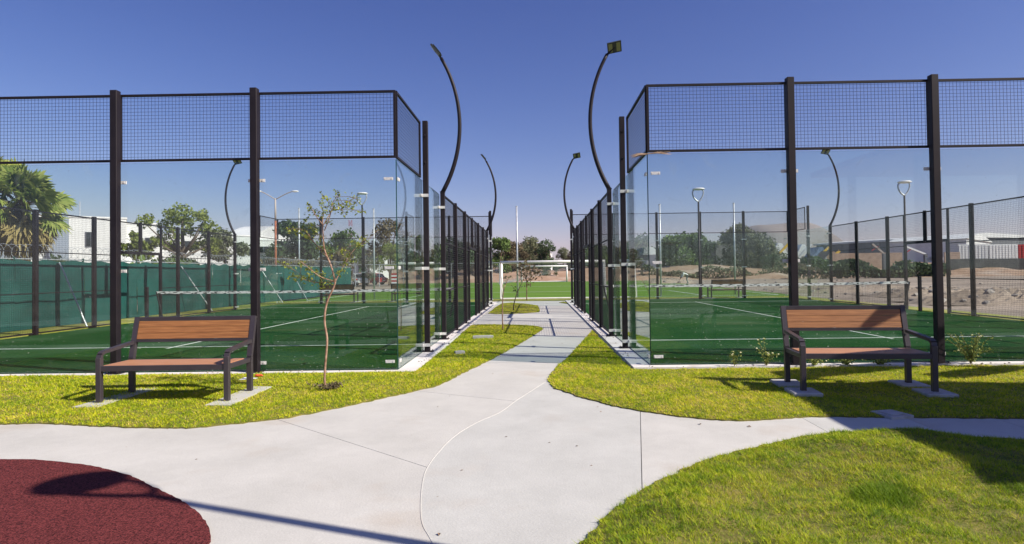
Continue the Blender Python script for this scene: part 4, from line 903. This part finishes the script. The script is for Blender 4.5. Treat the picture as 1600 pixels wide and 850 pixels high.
# ------------------------------------------------------------------ poles and lamps
for x, yt, yb, r_, lb in ((468, 326, 466, .045, 'leftmost slim pale pole beyond the left court, before the dark tree'), (585, 327, 467, .045, 'slim pale pole beyond the left court near the white car'), (809, 323, 466, .045, 'tall pale pole rising behind the large goal in the passage'),
                      (1033, 320, 463, .045, 'slim pale pole beyond the right court, left of the loop-headed lamp'), (1149, 318, 460, .045, 'slim pale pole beyond the right court, before the sparse tree')):
    b0 = gnd(x, yb); tp = at(x, yt, b0.y); tt = empty('net_pole', b0, 0, lb, 'pole', 'pale ball-net poles along the near end of the pitch')
    MB().tube([(0, 0, 0), (0, 0, tp.z)], r_, 8).build('pole', M['galv'], tt, smooth=True); MB().tube([(0, 0, tp.z), (0, 0, tp.z+.04)], r_*1.25, 8).build('cap', M['galv'], tt)
def loop_lamp(base, H, rz, label):
    t = empty('loop_lamp', base, rz, label, 'street lamp', 'loop-headed dark lamp posts'); h0 = H-.62
    MB().tube([(0, 0, 0), (0, 0, .5), (0, 0, h0)], [.06, .05, .038], 10).build('pole', M['steel'], t, smooth=True)
    MB().tube([(0, 0, 0), (0, 0, .02)], .14, 12).build('base_plate', M['steel'], t)
    lp = [(0, 0, h0-.02), (-.13, 0, h0+.08), (-.235, 0, h0+.25), (-.255, 0, h0+.43), (-.17, 0, h0+.55)]
    MB().tube(smooth_path(lp, 5), [.035]*21, 8).build('curved_arm', M['galv'], t, smooth=True)
    lp = [(0, 0, h0-.02), (.11, 0, h0+.10), (.20, 0, h0+.26), (.235, 0, h0+.43), (.20, 0, h0+.53)]
    MB().tube(smooth_path(lp, 5), [.03]*21, 8).build('curved_arm', M['galv'], t, smooth=True)
    b_ = MB(); n = 20; rings = [(.02, .515), (.19, .515), (.275, .54), (.285, .56), (.22, .60), (.03, .62)]; vs = []
    for r_, z in rings: vs += [(math.cos(2*math.pi*k/n)*r_+.02, math.sin(2*math.pi*k/n)*r_*.85, h0+z) for k in range(n)]
    fs = [(j*n+k, j*n+(k+1) % n, (j+1)*n+(k+1) % n, (j+1)*n+k) for j in range(len(rings)-1) for k in range(n)]+[tuple(range(n))[::-1], tuple(range(5*n, 6*n))]
    b_.add(vs, fs); b_.build('lamp_head', M['white'], t, smooth=True)
for x, yt, yb, lb in ((567, 302, 471, 'loop-headed lamp post beyond the left court, behind the young tree'), (1094, 295, 469, 'loop-headed lamp post beyond the right court, before the dark trees')):
    b0 = gnd(x, yb); loop_lamp((b0.x, b0.y, 0), at(x, yt, b0.y).z+.05, 0, lb)
b0 = at(1417, 470, 18); loop_lamp((b0.x, 18, 0), at(1417, 284, 18).z+.05, 0, 'loop-headed lamp post in the dirt field right of the right court')
loop_lamp((3.02, -6.93, 0), 5.35, R(20), 'loop-headed lamp post outside the picture that casts the foreground shadow')
# double-arm street lamp
b0 = at(431, 436, 46); t = empty('double_arm_street_lamp', (b0.x, 46, 0), 0, 'tall street lamp with two raised arms and rust-coloured lower post', 'street lamp')
k1 = at(431, 345, 46).z; k2 = at(431, 310, 46).z
MB().tube([(0, 0, 0), (0, 0, k1)], [.11, .09], 8).build('lower_post', M['rust'], t, smooth=True); MB().tube([(0, 0, k1), (0, 0, k2)], [.09, .06], 8).build('upper_post', M['palepole'], t, smooth=True)
for xx in (403, 461):
    e_ = at(xx, 299, 46)-b0; e_.z = at(xx, 299, 46).z; e_.y = 0
    MB().tube(smooth_path([(0, 0, k2-.1), (e_.x*.5, 0, k2+(e_.z-k2)*.6), (e_.x*.85, 0, e_.z)], 4), .04, 6).build('arm', M['palepole'], t, smooth=True)
    MB().blob((e_.x, 0, e_.z), (.34, .14, .09), 2, 0).build('lamp_head', M['white'], t, smooth=True)
# lattice mast
b0 = at(548, 400, 190); t = empty('lattice_mast', (b0.x, 190, 0), 0, 'thin red and white lattice radio mast behind the trees', 'mast'); H = at(548, 344, 190).z; ns = 10
for k in range(ns):
    b_ = MB(); z0, z1 = H*k/ns, H*(k+1)/ns; w_ = .42
    for sx in (-1, 1):
        for sy in (-1, 1): b_.bar((sx*w_, sy*w_, z0), (sx*w_, sy*w_, z1), .07)
    b_.bar((-w_, -w_, z0), (w_, -w_, z1), .05); b_.bar((w_, -w_, z0), (-w_, -w_, z1), .05); b_.bar((-w_, w_, z0), (w_, w_, z1), .05)
    b_.build('mast_section', M['red'] if k % 2 else M['galv'], t, fix=False)

# ------------------------------------------------------------------ buildings
def window(par, x, y, z, w_, h_, dep=.12):
    f_ = MB(); f_.box(x-w_/2-.06, x+w_/2+.06, y-.03, y+.02, z-.06, z); f_.box(x-w_/2-.06, x+w_/2+.06, y-.03, y+.02, z+h_, z+h_+.06)
    f_.box(x-w_/2-.06, x-w_/2, y-.03, y+.02, z, z+h_); f_.box(x+w_/2, x+w_/2+.06, y-.03, y+.02, z, z+h_); f_.box(x-.02, x+.02, y-.025, y+.02, z, z+h_)
    o = f_.build('window', M['grey_d'], par); MB().box(x-w_/2, x+w_/2, y-.012, y+.02, z, z+h_).build('pane', M['pane'], o)
def block(x0, x1, yt, Y, dep, label, name='white_house', m_='wall_w', wins=(), parapet=True, cat='house', group='white houses beyond the fence', par=None, z0=0, rot=34):
    a, c = at(x0, yt, Y), at(x1, yt, Y); h = (a.z+c.z)/2; w_ = c.x-a.x
    t = par or empty(name, ((a.x+c.x)/2, Y, 0), R(rot), label, cat, group); ox = (a.x+c.x)/2-t.location.x; oy = Y-t.location.y
    MB().box(ox-w_/2, ox+w_/2, oy, oy+dep, z0, h).build('wall', M[m_], t)
    if parapet: MB().box(ox-w_/2-.05, ox+w_/2+.05, oy-.05, oy+dep+.05, h, h+.12).build('parapet', M[m_], t)
    for wx, wy0, wy1, ww in wins:
        p0, p1 = at(wx, wy1, Y), at(wx, wy0, Y); window(t, p0.x-t.location.x, oy-.021, p0.z, ww, p1.z-p0.z)
    return t
h = block(117, 190, 341, 37, 6, 'white flat-roofed house with small windows right of the fan palm', wins=((144, 364, 385, .55),))
block(90, 117, 343, 39.2, 5, None, par=h)
MB().tube([(-1.2, 1.5, at(114, 341, 38).z), (-1.2, 1.5, at(114, 316, 38).z)], .04, 6).build('antenna', M['galv'], h)
block(186, 240, 350, 41, 8, 'white flat-roofed house behind the first big post, left of the feathery tree', wins=((232, 372, 386, .7),))
h = block(240, 396, 368, 52, 9, 'long low white building behind the feathery tree', wins=((300, 378, 390, 1.2), (330, 380, 390, 1.), (386, 388, 396, 1.)))
block(395, 432, 376, 60, 8, 'small white building behind the rust-coloured lamp post', wins=((412, 386, 394, 1.),))
# vaulted roof
a, c = at(352, 368, 62), at(400, 368, 62); w_ = c.x-a.x; t = empty('vaulted_hall', ((a.x+c.x)/2, 62, 0), 0, 'hall with pale ribbed vaulted roof behind the white building', 'building')
MB().box(-w_/2, w_/2, 0, 12, 0, a.z).build('wall', M['wall_w'], t); hh = at(376, 348, 62).z-a.z
for k in range(8):
    b_ = MB(); x0, x1 = -w_/2+w_*k/8, -w_/2+w_*(k+.96)/8; n = 10; prof = [(12*j/n, a.z+hh*math.sin(math.pi*j/n)) for j in range(n+1)]
    b_.prism(prof, x0, x1, 'x'); b_.build('roof_bay', M['grey_l'], t)
h = block(521, 560, 393, 88, 8, 'small white house with a dark porch behind the cars', wins=((530, 398, 404, 1.2),)); block(553, 590, 389, 84, 3, None, par=h, wins=((560, 392, 406, 2.6),))
# house in the passage
h = block(850, 864, 396, 130, 8, 'white house with pale roof between trees in the passage view', wins=((856, 400, 404, 1.5),)); block(860, 876, 392, 134, 8, None, par=h, wins=((868, 397, 401, 1.2),))
# arched white house and pale sloped roof
h = block(1034, 1055, 398, 118, 8, 'white house with three dark windows left of the big dark tree', wins=((1042, 402, 409, .7), (1047, 402, 409, .7), (1052, 402, 409, .7)))
a, c = at(1006, 402, 126), at(1036, 402, 126); t = empty('gabled_hall', ((a.x+c.x)/2, 126, 0), 0, 'pale building with a sloping grey-green roof left of the arched white house', 'building'); w_ = c.x-a.x
MB().box(-w_/2, w_/2, 0, 10, 0, a.z).build('wall', M['grey_l'], t); MB().prism([(-w_/2-.4, a.z), (w_/2+.4, a.z), (w_/2-2.2, at(1020, 386, 126).z), (-w_/2+.2, at(1020, 386, 126).z)], -.3, 10.3, 'y').build('roof', M['grey_l'], t)
t = block(1113, 1145, 384, 132, 8, 'dark block between the big trees behind the right court', name='dark_building', m_='darkwall', cat='building', group=None)
block(1116, 1140, 403, 116, 5, 'low grey shed with white sheets under the trees', name='small_shed', m_='grey_d', cat='shed', group=None)
# event tents
def tent(x0, x1, yt, yb, Y, label, m1='white', m2='yellow'):
    a, c = at(x0, yb, Y), at(x1, yb, Y); w_ = c.x-a.x; z1 = at(x0, yt, Y).z; z0 = max(.2, a.z); t = empty('event_tent', ((a.x+c.x)/2, Y, 0), 0, label, 'tent', 'white and yellow tents beyond the dirt field')
    for sx in (-1, 1):
        for yy in (0, 5): MB().bar((sx*w_/2*.95, yy, 0), (sx*w_/2*.95, yy, z0+.4), .15).build('pole', M['galv'], t)
    MB().prism([(-w_/2, z0), (w_/2, z0), (w_*.12, z1), (-w_*.08, z1)], 0, 5, 'y').build('canopy', M[m1], t)
    MB().bar((-w_*.3, -.15, z0-.4), (w_*.48, -.15, z1), .25, .5).build('stripe', M[m2], t)
tent(1203, 1234, 380, 402, 140, 'white tent with a slanting yellow band left of the big post')
tent(1243, 1268, 382, 400, 146, 'white tent right of the big post, under the hill', m2='grey_l')
tent(1270, 1296, 386, 402, 138, 'blue and white tent left of the grey shed', m1='blue', m2='yellow')
tent(1290, 1312, 392, 404, 120, 'orange-banded small tent at the left end of the grey shed', m1='brick', m2='yellow')
# long grey shed
a, c = at(1276, 400, 165), at(1500, 400, 128)
t = empty('long_shed', (a.x, 165, 0), math.atan2(c.y-a.y, c.x-a.x), 'long grey industrial shed with a pale roof band behind the dirt field', 'building'); L = (Vector((c.x, c.y))-Vector((a.x, a.y))).length; za, zc = at(1276, 386, 165).z, at(1500, 368, 128).z; zt = (za+zc)/2
np_ = 18
for k in range(np_): MB().box(L*k/np_+.04, L*(k+1)/np_-.04, 0, .3, 0, zt).build('wall_panel', M['grey_d'], t)
MB().box(0, L, .31, 24, 0, zt-.1).build('wall', M['grey_d'], t)
MB().prism([(-.6, zt+.02), (24.6, zt+.02), (24.6, zt+.5), (8, zt+1.1), (-.6, zt+.45)], -.5, L+.5, 'x').build('roof', M['grey_l'], t)
h = block(1486, 1572, 374, 112, 14, 'white gabled warehouse behind the second big post on the right', name='warehouse', cat='building', group=None, m_='grey_l', parapet=False)
a, c = at(1486, 374, 112), at(1572, 374, 112); w_ = c.x-a.x; MB().prism([(-w_/2-.3, a.z), (w_/2+.3, a.z-.6), (w_*.1, a.z+.8), (-w_*.1, a.z+.9)], -.3, 14.3, 'y').build('roof', M['grey_l'], h)
for x0, x1, mm, lb in ((1497, 1543, 'grey_l', 'pale steel container row behind the dark wall, left part'), (1545, 1590, 'white', 'white container row behind the dark wall, between the blue-grey and red ones'), (1590, 1601, 'red', 'red container at the right picture edge behind the dark wall'), (1602, 1680, 'white', 'white container beyond the right picture edge')):
    a, c = at(x0, 382, 96), at(x1, 382, 96); t = empty('container', ((a.x+c.x)/2, 96, 0), 0, lb, 'container', 'containers behind the dark wall'); w_ = c.x-a.x
    MB().box(-w_/2, w_/2, 0, 2.6, .1, a.z).build('body', M[mm], t); n = max(2, int(w_/.5)); b_ = MB()
    for k in range(n): b_.box(-w_/2+w_*(k+.2)/n, -w_/2+w_*(k+.8)/n, -.08, 0, .2, a.z-.15)
    b_.build('corrugation', M[mm], t)
    MB().box(-w_/2, w_/2, -.1, -.081, a.z*.5, a.z*.5+.12).build('rail', M['grey_d'], t)
a, c = at(1484, 405, 88), at(1700, 405, 88); t = MB().box(a.x, c.x, 88, 88.4, 0, a.z).build('dark_wall', M['darkwall']); tag(t, 'long low dark wall at the far right edge of the dirt field', 'wall')
a, c = at(1298, 396, 92), at(1410, 396, 92); t = MB().box(a.x, c.x, 92, 92.3, 0, a.z).build('block_wall', M['brick']); tag(t, 'tan block wall behind the shrubs, before the grey shed', 'wall')
a, c = at(1476, 394, 95), at(1500, 394, 95); t = MB().box(a.x, c.x, 95, 95.3, 0, a.z).build('block_wall', M['brick']); tag(t, 'short tan wall piece left of the containers', 'wall')
# leaning poles near the shed (fallen trees / booms)
for x0, y0, x1, y1, mm, lb in ((1363, 381, 1381, 396, 'palepole', 'slanting pale boom before the grey shed'), (1415, 385, 1446, 397, 'white', 'slanting white boom right of the slim lamp post')):
    a, c = at(x0, y0, 84), at(x1, y1, 84); t = empty('loading_boom', (c.x, 84, 0), 0, lb, 'boom', 'slanting booms before the grey shed')
    MB().bar((a.x-c.x, 0, a.z), (0, 0, c.z), .22).build('boom_arm', M[mm], t); MB().bar((0, 0, 0), (0, 0, c.z), .4).build('boom_base', M['grey_d'], t); MB().bar((a.x-c.x+.8, .0, a.z-.4), (a.x-c.x-.1, 0, a.z-1.), .14).build('hook', M['red'], t)

# ------------------------------------------------------------------ cars
def car(loc, rz, body_m, label):
    t = empty('parked_car', loc, rz, label, 'car', 'cars parked beyond the pitch fence')
    low = [(-2.1, .35), (-2.12, .75), (-1.95, .95), (-1.2, .98), (1.0, .95), (1.95, .82), (2.1, .6), (2.1, .33), (1.75, .3), (1.7, .5), (1.45, .66), (1.2, .5), (1.12, .28), (-1.0, .28), (-1.1, .5), (-1.35, .66), (-1.6, .5), (-1.68, .3)]
    MB().prism(low, -.86, .86, 'y').build('body', M[body_m], t, bevel=.02)
    cab = [(-1.75, .97), (-1.45, 1.38), (-.9, 1.47), (.1, 1.44), (.95, .96)]; MB().prism(cab, -.72, .72, 'y').build('cabin', M['pane'], t)
    MB().prism([(-1.46, 1.385), (-.9, 1.485), (.12, 1.455), (.2, 1.42), (-.9, 1.45), (-1.42, 1.36)], -.73, .73, 'y').build('roof', M[body_m], t)
    for y_ in (-.74, .74):
        b_ = MB()
        for (xa, za), (xb, zb) in (((-1.75, .96), (-1.45, 1.39)), ((-.45, .97), (-.45, 1.46)), ((.12, 1.44), (.95, .96))): b_.bar((xa, y_, za), (xb, y_, zb), .07, .05)
        b_.build('pillar', M[body_m], t)
        MB().box(-2.14, -1.92, y_*1.08-.1, y_*1.08+.1, .66, .86).build('tail_lamp', M['tail'], t); MB().box(1.9, 2.08, y_*1.04-.12, y_*1.04+.1, .62, .76).build('headlamp', M['galv'], t)
    for x_ in (-1.35, 1.45):
        for y_ in (-.8, .8):
            o = MB().tube([(x_, y_-.1, .32), (x_, y_+.1, .32)], .32, 16).build('wheel', M['tyre'], t); MB().tube([(x_, y_+(.1 if y_ > 0 else -.1), .32), (x_, y_+(.115 if y_ > 0 else -.115), .32)], .2, 10).build('rim', M['galv'], o)
    MB().box(-2.16, -2.12, -.25, .25, .5, .62).build('number_plate', M['paper'], t)
p = at(556, 440, 66); car((p.x, 66, 0), R(130), 'carwhite', 'white hatchback seen from behind through the left court glass')
p = at(576, 440, 70); car((p.x, 70.5, 0), R(160), 'red', 'red car parked beyond the white hatchback')
p = at(524, 440, 72); t = MB().box(p.x-3, p.x+2, 72, 72.3, 0, at(524, 443, 72).z+.3).build('low_wall', M['brick']); tag(t, 'low orange wall beside the parked cars', 'wall')
# striped board
p = at(616, 440, 54); t = empty('striped_board', (p.x, 54, 0), 0, 'small red and white striped board on legs behind the left court', 'barrier'); z1, z0 = at(616, 427, 54).z, at(616, 443, 54).z
for k in range(6): MB().box(-.28, .28, -.03, .03, z0+(z1-z0)*k/6, z0+(z1-z0)*(k+.96)/6).build('board_stripe', M['red' if k % 2 else 'white'], t)
for s in (-1, 1): MB().bar((s*.2, 0, 0), (s*.2, 0, z0), .05).build('leg', M['galv'], t)

# ------------------------------------------------------------------ stooping worker
p = gnd(1074, 443.5)
def person(loc, rz, label):
    t = empty('person', loc, rz, label, 'person')
    nodes = {'pel': (0, 0, .86, .13), 'wai': (.14, 0, .98, .12), 'che': (.36, 0, 1.06, .15), 'nec': (.50, 0, 1.09, .06), 'hea': (.60, 0, 1.10, .09), 'hed': (.70, 0, 1.06, .08),
             'hL': (0, .1, .82, .1), 'kL': (.10, .12, .46, .07), 'aL': (-.02, .12, .08, .045), 'fL': (.16, .13, .04, .04), 'hR': (-.02, -.1, .82, .1), 'kR': (.02, -.12, .45, .07), 'aR': (-.14, -.12, .08, .045), 'fR': (.04, -.13, .04, .04),
             'sL': (.42, .2, 1.04, .07), 'eL': (.52, .22, .76, .05), 'wL': (.70, .12, .56, .035), 'gL': (.76, .08, .50, .035), 'sR': (.42, -.2, 1.04, .07), 'eR': (.50, -.22, .76, .05), 'wR': (.66, -.1, .62, .035), 'gR': (.72, -.06, .57, .035)}
    ed = ['pel wai', 'wai che', 'che nec', 'nec hea', 'hea hed', 'pel hL', 'hL kL', 'kL aL', 'aL fL', 'pel hR', 'hR kR', 'kR aR', 'aR fR', 'che sL', 'sL eL', 'eL wL', 'wL gL', 'che sR', 'sR eR', 'eR wR', 'wR gR']
    ks = list(nodes); me = bpy.data.meshes.new('body'); me.from_pydata([nodes[k][:3] for k in ks], [tuple(ks.index(q) for q in e.split()) for e in ed], []); o = link('body', me, t)
    sk = o.modifiers.new('skin', 'SKIN'); o.modifiers.new('sub', 'SUBSURF').render_levels = 1
    for i, k in enumerate(ks): me.skin_vertices[0].data[i].radius = (nodes[k][3],)*2
    me.skin_vertices[0].data[0].use_root = True
    dg = bpy.context.evaluated_depsgraph_get(); ev = o.evaluated_get(dg); nm = bpy.data.meshes.new_from_object(ev); o.modifiers.clear(); o.data = nm
    nm.materials.clear(); [nm.materials.append(M[k]) for k in ('skin', 'shirt', 'trouser')]
    for f in nm.polygons:
        c = f.center; f.material_index = 2 if (c.z < .9 and c.x < .22) else (1 if (c.x < .5 and c.z > .72) or (c.z > .66 and abs(c.y) > .14) else 0)
        f.use_smooth = True
    MB().blob((.63, 0, 1.14), (.12, .1, .07), 2, .05, 1).build('hair', M['steel'], t)
    MB().bar((.42, -.0, .95), (.98, .02, .02), .025).build('shovel_handle', M['barkpale'], t)
person((p.x, p.y, 0), R(185), 'stooping worker in a white shirt and grey trousers on the dirt field')

# ------------------------------------------------------------------ unseen canopy added outside the right of the frame to shade the right bench
t = empty('shadow_canopy', (9.0, -5.0, 0), 0, 'unseen solid roof added outside the right picture edge to shade the right bench', 'canopy'); Z = 3.6
MB().prism([(-2.0, -1.5), (3.4, -1.5), (3.4, 1.8), (1.2, 1.9), (-.6, 2.15), (-2.0, 1.55)], Z, Z+.12).build('roof', M['red'], t)  # roof outline shaped after the edge of the shadow it has to cast
MB().prism([(-1.7, 2.25), (.4, 3.25), (.4, 3.65), (-1.7, 2.9)], Z, Z+.1).build('shadow_strip', M['red'], t); MB().bar((.1, 2.45, Z), (1.6, 3.15, Z), .28, .16).build('beam', M['bench_steel'], t)  # added strip and beam, placed to throw shadow bands on bench and grass
for x_ in (-1.1, 3.0):
    for y_ in (-1.3, 1.35): MB().bar((x_, y_, 0), (x_, y_, Z), .14).build('post', M['bench_steel'], t)
for q in ((.4, 3.45), (1.6, 3.15)): MB().bar((q[0], q[1], 0), (q[0], q[1], Z), .12).build('post', M['bench_steel'], t)

# ------------------------------------------------------------------ thin dusty air
HZ = bpy.data.materials.new('dusty_air'); HZ.use_nodes = True; n = HZ.node_tree.nodes; n.clear(); o_ = n.new('ShaderNodeOutputMaterial'); pv = n.new('ShaderNodeVolumePrincipled')
pv.inputs['Color'].default_value = (.93, .94, 1, 1); pv.inputs['Density'].default_value = .00013; pv.inputs['Anisotropy'].default_value = .2; HZ.node_tree.links.new(pv.outputs[0], o_.inputs['Volume'])
tag(MB().box(-2600, 2600, -500, 4100, -1.2, 190).build('haze', HZ), 'thin dusty air over the whole place', kind='stuff')
